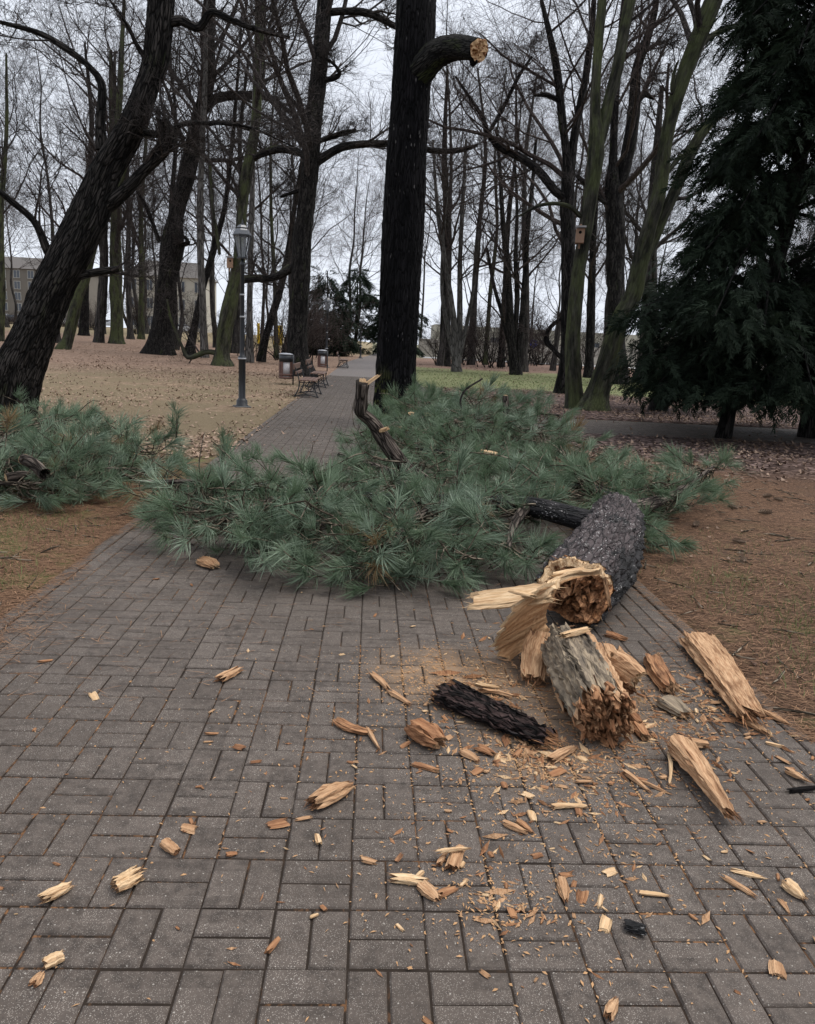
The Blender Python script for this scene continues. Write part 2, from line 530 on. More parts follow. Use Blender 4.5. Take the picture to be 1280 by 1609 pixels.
def thing(name, label, cat, loc=(0, 0, 0), group=None, rotz=0.0):
    o = link(name, None, None, loc)
    o.rotation_euler = (0, 0, rotz)
    return tag(o, label, cat, group)


def tag(o, label=None, cat=None, group=None, kind=None):
    for k, v in (('label', label), ('category', cat), ('group', group), ('kind', kind)):
        if v:
            o[k] = v
    return o


def norm(v):
    v = np.asarray(v, float)
    return v / np.maximum(np.linalg.norm(v, axis=-1, keepdims=True), 1e-9)


def tubes(buf, P, Rr, S, rng, mat=0, caps=False, mod=None):
    """P (N,K,3) polylines, Rr (N,K) radii -> S-sided tubes"""
    P = np.asarray(P, float)
    Rr = np.asarray(Rr, float)
    if P.ndim == 2:
        P, Rr = P[None], Rr[None]
    N, K, _ = P.shape
    T = np.empty_like(P)
    T[:, 1:-1] = P[:, 2:] - P[:, :-2]
    T[:, 0] = P[:, 1] - P[:, 0]
    T[:, -1] = P[:, -1] - P[:, -2]
    T = norm(T)
    A = np.eye(3)[np.argmin(np.abs(T).max(1) + np.array([0.12, 0.0, 0.05]), axis=1)]
    n1 = norm(np.cross(T, A[:, None, :]))
    n2 = np.cross(T, n1)
    th = np.linspace(0, 2 * math.pi, S, endpoint=False)
    rr = Rr[:, :, None] * np.ones(S)
    sl = np.concatenate([np.zeros((N, 1)), np.cumsum(np.linalg.norm(np.diff(P, axis=1), axis=2), axis=1)], axis=1)
    if mod is not None:
        rr = rr * mod(th[None, None, :], sl[:, :, None])
    V = P[:, :, None, :] + rr[..., None] * (np.cos(th)[None, None, :, None] * n1[:, :, None, :] + np.sin(th)[None, None, :, None] * n2[:, :, None, :])
    off = rng.random((N, 1, 1)) * 7 * (0 if N == 1 else 1)
    bk = np.stack([np.cos(th) * rr + off, np.sin(th) * rr + off, sl[:, :, None] + 0 * rr], axis=-1)
    idx = np.arange(N * K * S).reshape(N, K, S)
    q = np.stack([idx[:, :-1, :], np.roll(idx, -1, 2)[:, :-1, :], np.roll(idx, -1, 2)[:, 1:, :], idx[:, 1:, :]], axis=-1).reshape(-1, 4)
    first = buf.n
    buf.add(V, quads=q, mat=mat, bark=bk)
    if caps:
        for k in (0, K - 1):
            c = P[:, k]
            base = buf.n
            ring = idx[:, k, :] + first
            cen = np.arange(N) + base
            t = np.stack([np.repeat(cen[:, None], S, 1), ring, np.roll(ring, -1, 1)], -1)
            if k == 0:
                t = t[..., ::-1]
            buf.V.append(c)
            buf.A.append(c)
            buf.C.append(np.full(N, 0.5))
            buf.n += N
            buf.T.append(t.reshape(-1, 3))
            buf.TM.append(np.full(N * S, mat))
    return buf


def spline(pts, n):
    """Catmull-Rom through the rows of pts (any width), n samples"""
    p = np.asarray(pts, float)
    if len(p) == 2:
        t = np.linspace(0, 1, n)[:, None]
        return p[0] * (1 - t) + p[1] * t
    q = np.vstack([2 * p[0] - p[1], p, 2 * p[-1] - p[-2]])
    d = np.concatenate([[0], np.cumsum(np.linalg.norm(np.diff(p[:, :3], axis=0), axis=1) + 1e-6)])
    s = np.linspace(0, d[-1], n)
    i = np.clip(np.searchsorted(d, s, side='right') - 1, 0, len(p) - 2)
    t = ((s - d[i]) / (d[i + 1] - d[i]))[:, None]
    a, b, c, e = q[i], q[i + 1], q[i + 2], q[i + 3]
    return 0.5 * (2 * b + (c - a) * t + (2 * a - 5 * b + 4 * c - e) * t * t + (3 * b - a - 3 * c + e) * t ** 3)


def box(buf, lo, hi, mat=0, rot=None):
    lo, hi = np.minimum(lo, hi), np.maximum(lo, hi)
    V = np.array([[(lo, hi)[i][0], (lo, hi)[j][1], (lo, hi)[k][2]] for k in (0, 1) for j in (0, 1) for i in (0, 1)], float)
    if rot is not None:
        V = V @ np.asarray(rot).T
    buf.add(V, quads=[[0, 2, 3, 1], [4, 5, 7, 6], [0, 1, 5, 4], [2, 6, 7, 3], [0, 4, 6, 2], [1, 3, 7, 5]], mat=mat)
    return buf


def bevbox(buf, lo, hi, b=0.01, mat=0):
    """box with chamfered edges: an 8-sided prism along z with smaller caps"""
    lo, hi = np.array(lo, float), np.array(hi, float)

    def ring(z, ins):
        x0, x1, y0, y1 = lo[0] + ins, hi[0] - ins, lo[1] + ins, hi[1] - ins
        return [[x0 + b, y0, z], [x1 - b, y0, z], [x1, y0 + b, z], [x1, y1 - b, z], [x1 - b, y1, z], [x0 + b, y1, z], [x0, y1 - b, z], [x0, y0 + b, z]]
    V = np.array(ring(lo[2], b) + ring(lo[2] + b, 0) + ring(hi[2] - b, 0) + ring(hi[2], b))
    q = []
    for k in range(3):
        for i in range(8):
            j = (i + 1) % 8
            q.append([k * 8 + i, k * 8 + j, (k + 1) * 8 + j, (k + 1) * 8 + i])
    q += [[24, 25, 30, 31], [25, 26, 29, 30], [26, 27, 28, 29], [1, 0, 7, 6], [2, 1, 6, 5], [3, 2, 5, 4]]
    buf.add(V, quads=q, mat=mat)
    return buf


def lathe(buf, prof, S=16, cen=(0, 0), mat=0, square=False):
    P = np.array([[cen[0], cen[1], z] for r, z in prof])
    r = np.array([p[0] for p in prof])
    th = np.linspace(0, 2 * math.pi, S, endpoint=False) + (math.pi / S if square else 0)
    V = P[:, None, :] + np.stack([np.cos(th)[None] * r[:, None], np.sin(th)[None] * r[:, None], 0 * r[:, None] + 0 * th[None]], -1)
    K = len(prof)
    idx = np.arange(K * S).reshape(K, S)
    q = np.stack([idx[:-1], np.roll(idx, -1, 1)[:-1], np.roll(idx, -1, 1)[1:], idx[1:]], -1).reshape(-1, 4)
    buf.add(V, quads=q, mat=mat)
    return buf


# ------------------------------------------------------------------ the ground
PATH_X = 1.94            # half width of the footpath, kerbs included
PITCH_C = 0.206          # one basket-weave cell
SIDE_Y0, SIDE_Y1 = 14.7, 18.0


def sstep(a, b, v):
    t = np.clip((v - a) / (b - a), 0, 1)
    return t * t * (3 - 2 * t)


def bend(y):
    """sideways drift of the footpath far away"""
    return 2.2 * sstep(48, 110, np.asarray(y, float))


def rise(x, y):
    return 1.7 * np.clip((np.asarray(y, float) - 45) / 115, 0, 1) ** 0.8 * sstep(4, 30, -np.asarray(x, float))


def gz(x, y):
    x, y = np.asarray(x, float), np.asarray(y, float)
    w = 0.012 * np.sin(2.1 * x + 1.3 * np.sin(1.7 * y)) + 0.010 * np.sin(3.3 * y + 1.1 * x) + 0.02 * np.sin(0.43 * x + 0.6) * np.sin(0.37 * y)
    e = np.clip((np.abs(x - bend(y)) - PATH_X) / 1.2, 0, 1)
    e2 = np.where(x > 0, np.clip(np.maximum(SIDE_Y0 - y, y - SIDE_Y1) / 0.6, 0, 1), 1.0)
    z = 0.004 + (w + 0.02) * np.minimum(e, e2) + rise(x, y)
    inside = np.abs(x - bend(y)) < PATH_X - 0.02
    side = (x > 0) & (y > SIDE_Y0 + 0.02) & (y < SIDE_Y1 - 0.02)
    return np.where(inside | side, -0.075, z)


def make_ground():
    xs = np.concatenate([-np.geomspace(60, 900, 16)[::-1], np.arange(-55, -8, 1.5), np.arange(-8, -PATH_X - .1, 0.2), [-PATH_X - 0.001, -PATH_X + 0.03, -1, 0, 1, PATH_X - 0.03, PATH_X + 0.001],
                         np.arange(PATH_X + .15, 9, 0.2), np.arange(9, 55, 1.5), np.geomspace(60, 900, 16)])
    ys = np.concatenate([[-60, -20, -8, -2], np.arange(0, 12, 0.2), np.arange(12, SIDE_Y0 - .1, 0.3), [SIDE_Y0 - 0.001, SIDE_Y0 + 0.03, 16, SIDE_Y1 - 0.03, SIDE_Y1 + 0.001], np.arange(18.3, 40, .6), np.arange(40, 170, 3), np.geomspace(175, 1600, 14)])
    X, Y = np.meshgrid(xs, ys)
    XX = X + np.where(np.abs(X) < 30, bend(Y), 0)
    V = np.stack([XX, Y, gz(XX, Y)], -1)
    h, w = X.shape
    i = np.arange(h * w).reshape(h, w)
    q = np.stack([i[:-1, :-1], i[:-1, 1:], i[1:, 1:], i[1:, :-1]], -1).reshape(-1, 4)
    o = Buf().add(V, quads=q).obj('ground', M['ground'], smooth=True)
    tag(o, kind='structure')
    return o


make_ground()


def strip(buf, edges, z):
    """edges: rows of (x0, x1, y)"""
    V = []
    for a, b, y in edges:
        V += [[a, y, z], [b, y, z]]
    q = [[2 * k, 2 * k + 1, 2 * k + 3, 2 * k + 2] for k in range(len(edges) - 1)]
    buf.add(V, quads=q)


def far_path_mat():
    n = NT('far_concrete_pavers', 0.6, 0.4)
    br = n.n('TexBrick')
    n.put(br.inputs['Vector'], n.pos())
    br.inputs['Scale'].default_value = 2.4
    br.inputs['Color1'].default_value = (0.150, 0.126, 0.112, 1)
    br.inputs['Color2'].default_value = (0.125, 0.104, 0.092, 1)
    br.inputs['Mortar'].default_value = (0.07, 0.06, 0.056, 1)
    br.inputs['Mortar Size'].default_value = 0.02
    return n.done(br.outputs['Color'])


M['far_paver'] = far_path_mat()
b = Buf()
strip(b, [(-PATH_X + .02, PATH_X - .02, y) for y in (-1.5, 10, 20, 30, 34)], -0.006)
footpath = b.obj('footpath', M['joint'])
tag(footpath, kind='structure')
b = Buf()
ys = list(np.arange(34, 112, 3.0))
strip(b, [(-PATH_X + .02 + float(bend(y)), PATH_X - .02 + float(bend(y)), y) for y in ys], -0.001)
tag(b.obj('far_footpath', M['far_paver']), kind='structure')
b = Buf()
strip(b, [(PATH_X - .02, 30, SIDE_Y0 + .02), (PATH_X - .02, 30, SIDE_Y1 - .02)], -0.006)
side_path = b.obj('side_path', M['joint'])
tag(side_path, kind='structure')


def paver_block(buf, x0, x1, y0, y1, z=0.0, tilt=(0, 0), g=0.0022, c=0.0052):
    """N stones at once: arrays of bounds"""
    x0, x1, y0, y1 = (np.atleast_1d(np.asarray(q, float)) for q in (x0, x1, y0, y1))
    N = len(x0)
    x0, x1, y0, y1 = x0 + g, x1 - g, y0 + g * 1.2, y1 - g * 1.2
    zt = np.broadcast_to(np.asarray(z, float), (N,))
    cx, cy = (x0 + x1) / 2, (y0 + y1) / 2

    def ring(ins, dz):
        r = np.stack([np.stack([x0 + ins, y0 + ins], -1), np.stack([x1 - ins, y0 + ins], -1), np.stack([x1 - ins, y1 - ins], -1), np.stack([x0 + ins, y1 - ins], -1)], 1)
        zz = zt[:, None] + dz + (r[..., 0] - cx[:, None]) * np.asarray(tilt[0]).reshape(-1, 1) + (r[..., 1] - cy[:, None]) * np.asarray(tilt[1]).reshape(-1, 1)
        return np.concatenate([r, zz[..., None]], -1)
    V = np.concatenate([ring(0, -0.06), ring(0, -c), ring(c, 0)], 1)      # N,12,3
    base = np.array([[0, 1, 5, 4], [1, 2, 6, 5], [2, 3, 7, 6], [3, 0, 4, 7], [4, 5, 9, 8], [5, 6, 10, 9], [6, 7, 11, 10], [7, 4, 8, 11], [8, 9, 10, 11]])
    q = (base[None] + (np.arange(N) * 12)[:, None, None]).reshape(-1, 4)
    buf.add(V, quads=q)


def path_stones():
    st = []
    y_off = 0.163
    for j in range(-6, 164):
        ya = y_off + PITCH_C * j
        for i in range(-8, 8):
            xa = PITCH_C * i
            if (i + j) % 2 == 0:
                st.append((xa, xa + PITCH_C / 2, ya, ya + PITCH_C))
                st.append((xa + PITCH_C / 2, xa + PITCH_C, ya, ya + PITCH_C))
            else:
                st.append((xa, xa + PITCH_C, ya, ya + PITCH_C / 2))
                st.append((xa, xa + PITCH_C, ya + PITCH_C / 2, ya + PITCH_C))
        for s in (-1, 1):
            for k in range(2):
                a = s * (8 * PITCH_C + k * PITCH_C / 2)
                bb = s * (8 * PITCH_C + (k + 1) * PITCH_C / 2)
                sh = PITCH_C / 2 * k
                st.append((min(a, bb), max(a, bb), ya + sh, ya + sh + PITCH_C))
    return np.array(st)


ST = path_stones()
ST = ST[(ST[:, 2] > -0.4)]
px, py, pz = PROJ(np.stack([(ST[:, 0] + ST[:, 1]) / 2, (ST[:, 2] + ST[:, 3]) / 2, 0 * ST[:, 0]], -1))
seen = (pz > 0.3) & (px > -60) & (px < 1340) & (py > 0) & (py < 1690)
order = np.argsort(np.where(seen, ST[:, 2], 1e9))
near = np.zeros(len(ST), bool)
near[order[:300]] = True
VAR = {}
for k, idx in enumerate(np.where(near)[0]):
    x0, x1, y0, y1 = ST[idx]
    key = (round(x1 - x0, 3), round(y1 - y0, 3), k % 3)
    if key not in VAR:
        bb = Buf()
        paver_block(bb, [-(x1 - x0) / 2], [(x1 - x0) / 2], [-(y1 - y0) / 2], [(y1 - y0) / 2], 0, ([RNG.normal(0, .004)], [RNG.normal(0, .004)]), g=0.0018 + 0.0006 * (k % 3))
        VAR[key] = bb.mesh('paver', M['paver'])
    link('paver', VAR[key], footpath, ((x0 + x1) / 2 + RNG.normal(0, .0012), (y0 + y1) / 2 + RNG.normal(0, .0012), RNG.uniform(-.0025, .0015)))
bb = Buf()
F = ST[~near]
paver_block(bb, F[:, 0], F[:, 1], F[:, 2], F[:, 3], RNG.uniform(-.0025, .0015, len(F)), (RNG.normal(0, .004, len(F)), RNG.normal(0, .004, len(F))))
tag(bb.obj('paver_field', M['paver'], footpath), kind='stuff')
# kerb stones, one metre each, flush with the pavers
kb = Buf()
bevbox(kb, (-0.04, -0.497, -0.10), (0.04, 0.497, 0.006), 0.006)
KM = kb.mesh('kerb_stone', M['paver'])
for s in (-1, 1):
    for k in range(34):
        if s > 0 and SIDE_Y0 - .5 < k + .3 < SIDE_Y1 + .5:
            continue
        o = link('kerb_stone', KM, footpath, (s * (PATH_X - 0.04), k + 0.3, RNG.uniform(-.003, .003)))
# stones of the side path
st = []
for j in range(16):
    ya = SIDE_Y0 + 0.03 + PITCH_C * j
    if ya + PITCH_C > SIDE_Y1:
        break
    for i in range(0, 74):
        xa = PATH_X + PITCH_C * i
        if (i + j) % 2:
            st += [(xa, xa + PITCH_C / 2, ya, ya + PITCH_C), (xa + PITCH_C / 2, xa + PITCH_C, ya, ya + PITCH_C)]
        else:
            st += [(xa, xa + PITCH_C, ya, ya + PITCH_C / 2), (xa, xa + PITCH_C, ya + PITCH_C / 2, ya + PITCH_C)]
st = np.array(st)
bb = Buf()
paver_block(bb, st[:, 0], st[:, 1], st[:, 2], st[:, 3], RNG.uniform(-.002, .002, len(st)))
tag(bb.obj('paver_field', M['paver'], side_path), kind='stuff')

# a pale road crosses far behind the right-hand lawn
b = Buf()
V = [[6, 88, .05], [160, 88, .05], [6, 97, .05], [160, 97, .05]]
b.add(V, quads=[[0, 1, 3, 2]])
tag(b.obj('road', M['asphalt']), kind='structure')


# ------------------------------------------------------------------ bare trees
def grow_level(P, Rr, nch, rng, lf=(0.35, 0.7), ang=(30, 65), K=4, wig=0.22, up=0.05, tmin=0.25, rfac=0.6, rmin=0.004, Lmax=9.0, zmax=None, Labs=None):
    """children of the polylines P (N,K+1,3), vectorised"""
    N, K1, _ = P.shape
    L = np.linalg.norm(np.diff(P, axis=1), axis=2).sum(1)
    n = N * nch
    par = np.repeat(np.arange(N), nch)
    t = tmin + (1 - tmin) * rng.random(n) ** 0.85
    f = t * (K1 - 1)
    i = np.minimum(f.astype(int), K1 - 2)
    w = (f - i)[:, None]
    s = P[par, i] * (1 - w) + P[par, i + 1] * w
    r = Rr[par, i] * (1 - w[:, 0]) + Rr[par, i + 1] * w[:, 0]
    tan = norm(P[par, i + 1] - P[par, i])
    rv = norm(rng.normal(size=(n, 3)))
    per = norm(np.cross(tan, rv))
    a = np.radians(rng.uniform(ang[0], ang[1], n))[:, None]
    d = tan * np.cos(a) + per * np.sin(a)
    d[:, 2] = np.where(d[:, 2] < -0.2, d[:, 2] * 0.4, d[:, 2])
    base = L[par] if Labs is None else np.full(n, Labs)
    ln = np.minimum(base * rng.uniform(lf[0], lf[1], n) * (1.15 - 0.55 * t), Lmax)
    if zmax is not None:
        k = s[:, 2] < zmax
        s, d, ln, r = s[k], d[k], ln[k], r[k]
        n = len(s)
    Q = np.empty((n, K + 1, 3))
    Q[:, 0] = s
    d = norm(d)
    for k in range(K):
        d = norm(d + wig * rng.normal(size=(n, 3)) + np.array([0, 0, up]))
        Q[:, k + 1] = Q[:, k] + d * (ln / K)[:, None]
    r0 = np.maximum(r * rfac * rng.uniform(.7, 1.1, n), rmin)
    RR = np.maximum(r0[:, None] * np.linspace(1, 0.35, K + 1)[None], rmin * 0.7)
    return Q, RR


def spikes(buf, P, Rr, rng):
    """fine straight twigs (N,2,3): three-sided spikes"""
    N = len(P)
    T = norm(P[:, -1] - P[:, 0])
    n1 = norm(np.cross(T, norm(rng.normal(size=(N, 3)))))
    n2 = np.cross(T, n1)
    r = Rr[:, 0][:, None]
    V = np.stack([P[:, 0] + n1 * r, P[:, 0] + (-.5 * n1 + .866 * n2) * r, P[:, 0] + (-.5 * n1 - .866 * n2) * r, P[:, -1]], 1)
    i = np.arange(N)[:, None] * 4
    buf.add(V, tris=np.concatenate([i + [[0, 1, 3]], i + [[1, 2, 3]], i + [[2, 0, 3]]]))


def crown(buf, seedP, seedR, rng, n1=12, n2=6, n3=6, n4=5, Labs=None, zmax=None, rmin=0.005, up=0.06, drop=False, ang1=(30, 70)):
    """limbs, boughs, twigs and fine twigs springing from the seed polylines"""
    P1, R1 = grow_level(seedP, seedR, n1, rng, (0.5, 1.0), ang1, 7, 0.15, up, 0.05, 0.40, rmin, 9, zmax, Labs)
    tubes(buf, P1, R1, 6, rng)
    P2, R2 = grow_level(P1, R1, n2, rng, (0.45, 0.9), (28, 60), 5, 0.18, up, 0.15, 0.5, rmin, 6, zmax)
    tubes(buf, P2, R2, 4, rng)
    P3, R3 = grow_level(P2, R2, n3, rng, (0.45, 0.9), (28, 65), 3, 0.24, up * .6, 0.12, 0.55, rmin * .9, 3, zmax)
    tubes(buf, P3, R3, 3, rng)
    if n4:
        P4, R4 = grow_level(P3, R3, n4 * 2, rng, (0.5, 1.15), (20, 60), 1, 0.2, up * .4, 0.1, 0.6, rmin * .8, 1.9, zmax)
        spikes(buf, P4, R4, rng)


def bark_mod(rng, flare=0.5, ridge=0.05, nr=11, knob=0.05):
    ph = rng.random(12) * 6.28

    def f(th, s):
        u = th + 0.25 * np.sin(1.1 * s + ph[0]) + 0.12 * np.sin(2.7 * s + ph[1])
        m = 1 + knob * np.sin(2 * th + 0.9 * s + ph[2]) + knob * np.sin(3 * th - 1.7 * s + ph[3]) + 0.5 * knob * np.sin(5 * th + 3.1 * s + ph[8])
        m = m + ridge * (np.abs(np.sin(nr * u / 2 + 0.8 * np.sin(4.3 * s + ph[4]))) - 0.6) + ridge * .6 * np.sin(nr * 1.7 * u + 3 * np.sin(2.9 * s + ph[5]) + ph[6]) * np.sin(9 * s + 3 * th + ph[7])
        m = m + flare * np.exp(-np.maximum(s - 0.35, 0) / 0.38) * (1 + 0.35 * np.sin(4 * th + ph[9]) + 0.25 * np.sin(7 * th + ph[10]))
        return m
    return f


def px_line(pts, Y, dy=0.0):
    """pixel polyline with widths -> (x,y,z,r) rows at depth Y (drifting by dy)"""
    out = []
    n = len(pts)
    for k, (x, y, w) in enumerate(pts):
        a_, b_ = pts[max(0, k - 1)], pts[min(n - 1, k + 1)]
        dx_, dy_ = abs(b_[0] - a_[0]), abs(b_[1] - a_[1])
        if dy_ > dx_:
            w = w * dy_ / math.hypot(dx_, dy_)      # widths were read along the horizontal
        p = AT(x, y, Y + dy * k / max(1, n - 1))
        dep = (p - np.array([0, 0, EYE])) @ _F
        out.append([*p, 0.5 * w * dep / CAM_F])
    return np.array(out)


def hand_tree(label, Y, pts, limbs=(), mat='bark_dark', S=20, K=70, seed=1, crown_args=None, flare=0.2, name='bare_tree', twig='twig', group=None, seed_from=0.35, ridge=0.05, extra_stems=()):
    rng = np.random.default_rng(seed)
    L = px_line(pts, Y)
    base = L[0, :3].copy()
    foot = base - np.array([0.15 * (L[1, 0] - L[0, 0]), 0, 0.35])
    L = np.vstack([[*foot, L[0, 3] * 1.02], L])
    c = spline(L, K)
    t = thing(name, label, 'tree', base, group)
    bf = Buf()
    tubes(bf, c[None, :, :3], np.maximum(c[None, :, 3], 0.01), S, rng, caps=False, mod=bark_mod(rng, flare, ridge, max(11, S // 3)))
    bf.obj('trunk', M[mat], t, True, base)
    seeds = [(c[int(K * seed_from):, :3], c[int(K * seed_from):, 3])]
    for st in extra_stems:
        e = spline(px_line(st, Y, 0.3), 40)
        bf = Buf()
        tubes(bf, e[None, :, :3], e[None, :, 3], max(8, S // 2), rng, mod=bark_mod(rng, 0, ridge))
        bf.obj('stem', M[mat], t, True, base)
        seeds.append((e[8:, :3], e[8:, 3]))
    for k, lm in enumerate(limbs):
        e = spline(px_line(lm, Y, rng.uniform(-1.0, 1.0) * (0.5 if Y < 16 else 1)), 26)
        e[:, 3] = np.maximum(e[:, 3], 0.012)
        bf = Buf()
        tubes(bf, e[None, :, :3], e[None, :, 3], 10, rng, mod=bark_mod(rng, 0, 0.05))
        bf.obj('limb', M[mat], t, True, base)
        seeds.append((e[4:, :3], e[4:, 3]))
    cb = Buf()
    ca = dict(n1=9, n2=5, n3=5, n4=4, rmin=0.006)
    ca.update(crown_args or {})
    first = True
    for sP, sR in seeds:
        sel = np.linspace(0, len(sP) - 1, 10).astype(int)
        a = dict(ca)
        if not first:
            a['n1'] = max(4, int(ca['n1'] * 0.45))
            a.pop('Labs', None)
            seglen = np.linalg.norm(np.diff(sP, axis=0), axis=1).sum()
            a['Labs'] = max(1.2, min(3.6, seglen * 0.8))
        crown(cb, sP[sel][None], np.maximum(sR[sel][None], 0.02), rng, **a)
        first = False
    cb.obj('crown', M[twig], t, False, base)
    return t


hand_tree('huge dark tree leaning right at the left edge, rough black bark, behind the pine boughs', 12.7,
          [(12, 660, 78), (28, 585, 74), (47, 540, 70), (62, 505, 64), (84, 450, 62), (109, 403, 63), (142, 336, 58), (166, 269, 48), (205, 201, 45), (232, 134, 38), (246, 90, 40), (254, 0, 42), (262, -160, 36), (300, -420, 26), (360, -700, 12)],
          limbs=[[(158, 332, 22), (188, 308, 23), (225, 270, 24), (256, 238, 23), (264, 210, 21), (256, 188, 18)],
                 [(258, 212, 8), (290, 195, 8), (330, 194, 6), (390, 200, 4), (470, 235, 2)],
                 [(95, 420, 20), (75, 395, 16), (55, 350, 13), (20, 318, 10), (-40, 270, 7)],
                 [(160, 236, 18), (158, 190, 15), (160, 135, 13), (140, 105, 12), (105, 78, 10), (60, 52, 8), (0, 35, 6)],
                 [(262, 36, 16), (285, 33, 14), (312, 44, 12), (332, 20, 11), (360, 30, 10), (402, 46, 8), (455, 60, 5)],
                 [(232, 98, 9), (215, 72, 8), (200, 40, 6), (172, 0, 4)],
                 [(115, 436, 14), (150, 428, 13), (185, 424, 12)],
                 [(200, 205, 12), (225, 210, 11), (255, 212, 11)]],
          seed=11, S=80, K=260, flare=0.15, ridge=0.06, seed_from=0.62, crown_args=dict(n1=8, Labs=4.0, n2=6, n3=6, n4=3, rmin=0.004), mat='bark_brown')
hand_tree('thick dark tree with a burl halfway up, left lawn behind the first lamp', 50,
          [(251, 558, 46), (252, 530, 37), (255, 500, 30), (263, 437, 29), (271, 385, 34), (277, 336, 24), (295, 269, 27), (307, 201, 19), (322, 150, 22), (328, 100, 21), (328, 30, 18), (334, -80, 15), (340, -200, 8)],
          limbs=[[(278, 385, 12), (296, 382, 8), (290, 372, 4)], [(312, 190, 12), (335, 158, 14), (375, 150, 13), (425, 155, 10), (470, 190, 5)], [(312, 200, 8), (345, 193, 7), (400, 205, 5)],
                 [(250, 380, 7), (232, 330, 6), (215, 300, 4)]],
          seed=12, S=24, K=90, crown_args=dict(Labs=11, n1=16, n2=6, n3=6, n4=3, rmin=0.0065), mat='bark_brown')
hand_tree('dark forked tree with green foot just left of the first lamp post', 38.5,
          [(350, 575, 32), (349, 560, 23), (353, 520, 23), (359, 490, 24), (368, 447, 20), (376, 400, 20), (380, 336, 16), (388, 269, 17), (401, 201, 15), (406, 100, 15), (410, 0, 13), (416, -120, 8)],
          limbs=[[(345, 556, 9), (325, 553, 8), (296, 562, 8), (284, 540, 5), (268, 500, 4), (262, 470, 3)], [(374, 440, 12), (400, 438, 11), (430, 436, 10), (455, 418, 9)], [(390, 255, 8), (420, 238, 9), (445, 232, 8), (470, 240, 5)],
                 [(345, 400, 5), (335, 330, 5), (330, 260, 4)]],
          seed=13, S=20, K=80, crown_args=dict(Labs=9, n1=15, n2=6, n3=6, n4=3, rmin=0.006), mat='bark_mossy')
hand_tree('tall dark tree behind the nearest park bench and its litter bin', 31.5,
          [(470, 592, 52), (469, 570, 38), (467, 539, 31), (470, 467, 28), (474, 395, 29), (481, 323, 28), (488, 251, 27), (494, 180, 25), (501, 108, 25), (508, 36, 25), (512, -30, 23), (520, -150, 17), (530, -260, 8)],
          limbs=[[(492, 258, 14), (515, 243, 13), (545, 230, 12), (600, 226, 11), (650, 232, 10), (690, 238, 9), (725, 236, 8), (750, 228, 5)], [(485, 248, 10), (462, 238, 11), (435, 236, 10), (398, 248, 7)],
                 [(514, 20, 12), (545, 18, 11), (580, 22, 11), (622, 42, 9)], [(466, 415, 12), (445, 430, 11), (425, 437, 10), (385, 441, 7)], [(500, 126, 8), (522, 124, 8), (533, 116, 7), (526, 103, 6), (512, 92, 5)],
                 [(492, 225, 8), (530, 212, 8), (560, 205, 5)], [(488, 300, 6), (470, 300, 6), (440, 310, 4)]],
          seed=14, S=24, K=100, crown_args=dict(Labs=9, n1=17, n2=6, n3=6, n4=3, rmin=0.0055), mat='bark_brown')
hand_tree('slim mossy trunk carrying a nest box, forked above, right of the footpath', 21.1,
          [(902, 643, 29), (901, 610, 25), (900, 539, 24), (908, 431, 22), (920, 359, 21), (931, 287, 22), (936, 235, 24), (935, 180, 17), (935, 144, 15), (940, 72, 15), (946, 0, 15), (952, -120, 12), (960, -260, 6)],
          extra_stems=[[(937, 240, 18), (948, 200, 19), (956, 160, 18), (969, 108, 18), (982, 40, 17), (990, 0, 18), (1010, -120, 13), (1040, -260, 6)]],
          limbs=[[(912, 340, 8), (895, 325, 7), (870, 320, 6), (842, 325, 5), (815, 340, 3)]],
          seed=15, S=20, K=90, crown_args=dict(Labs=6.0, n1=9, n2=6, n3=6, n4=3, rmin=0.005), mat='bark_mossy', flare=0.2, seed_from=0.6)
hand_tree('mossy tree leaning right, twin trunks parting low down, beside the nest box tree', 20.8,
          [(932, 646, 48), (938, 620, 36), (950, 580, 32), (962, 540, 31), (978, 495, 29), (994, 467, 29), (1008, 400, 27), (1019, 359, 25), (1038, 287, 23), (1047, 216, 20), (1065, 144, 23), (1092, 72, 27), (1122, 0, 30), (1170, -120, 22), (1220, -260, 10)],
          extra_stems=[[(1006, 420, 18), (1022, 390, 18), (1040, 345, 18), (1060, 300, 18), (1080, 250, 20), (1105, 205, 20), (1140, 165, 18), (1180, 110, 12)]],
          limbs=[[(1050, 270, 8), (1065, 250, 8), (1085, 235, 7), (1110, 200, 5)], [(1065, 165, 8), (1056, 140, 7), (1060, 110, 5), (1066, 95, 3)], [(1098, 75, 10), (1120, 55, 9), (1160, 40, 8), (1210, 38, 5)]],
          seed=16, S=24, K=100, crown_args=dict(Labs=6.0, n1=8, n2=6, n3=6, n4=3, rmin=0.005), mat='bark_mossy', flare=0.25, seed_from=0.6)
hand_tree('dark tree with a long limb arching left, standing behind the nest box trunk', 28,
          [(880, 622, 22), (886, 585, 20), (890, 540, 20), (892, 431, 20), (891, 330, 22), (892, 300, 22), (890, 250, 14), (882, 180, 13), (875, 110, 12), (862, 50, 9), (850, 0, 6)],
          extra_stems=[[(895, 300, 14), (900, 230, 13), (912, 160, 12), (922, 110, 11), (930, 40, 10), (936, -60, 6)]],
          limbs=[[(890, 312, 14), (872, 300, 14), (845, 268, 13), (815, 247, 12), (785, 232, 10), (768, 212, 9), (758, 185, 8), (735, 150, 6), (715, 120, 4)], [(768, 208, 7), (790, 170, 7), (815, 120, 6), (835, 90, 4)],
                 [(884, 565, 9), (868, 548, 9), (858, 535, 9), (864, 515, 8), (882, 500, 6)], [(880, 160, 7), (860, 150, 7), (840, 150, 4)]],
          seed=17, S=18, K=80, crown_args=dict(Labs=8, n1=12, n2=6, n3=6, n4=3, rmin=0.006), mat='bark_dark', twig='twig_red')
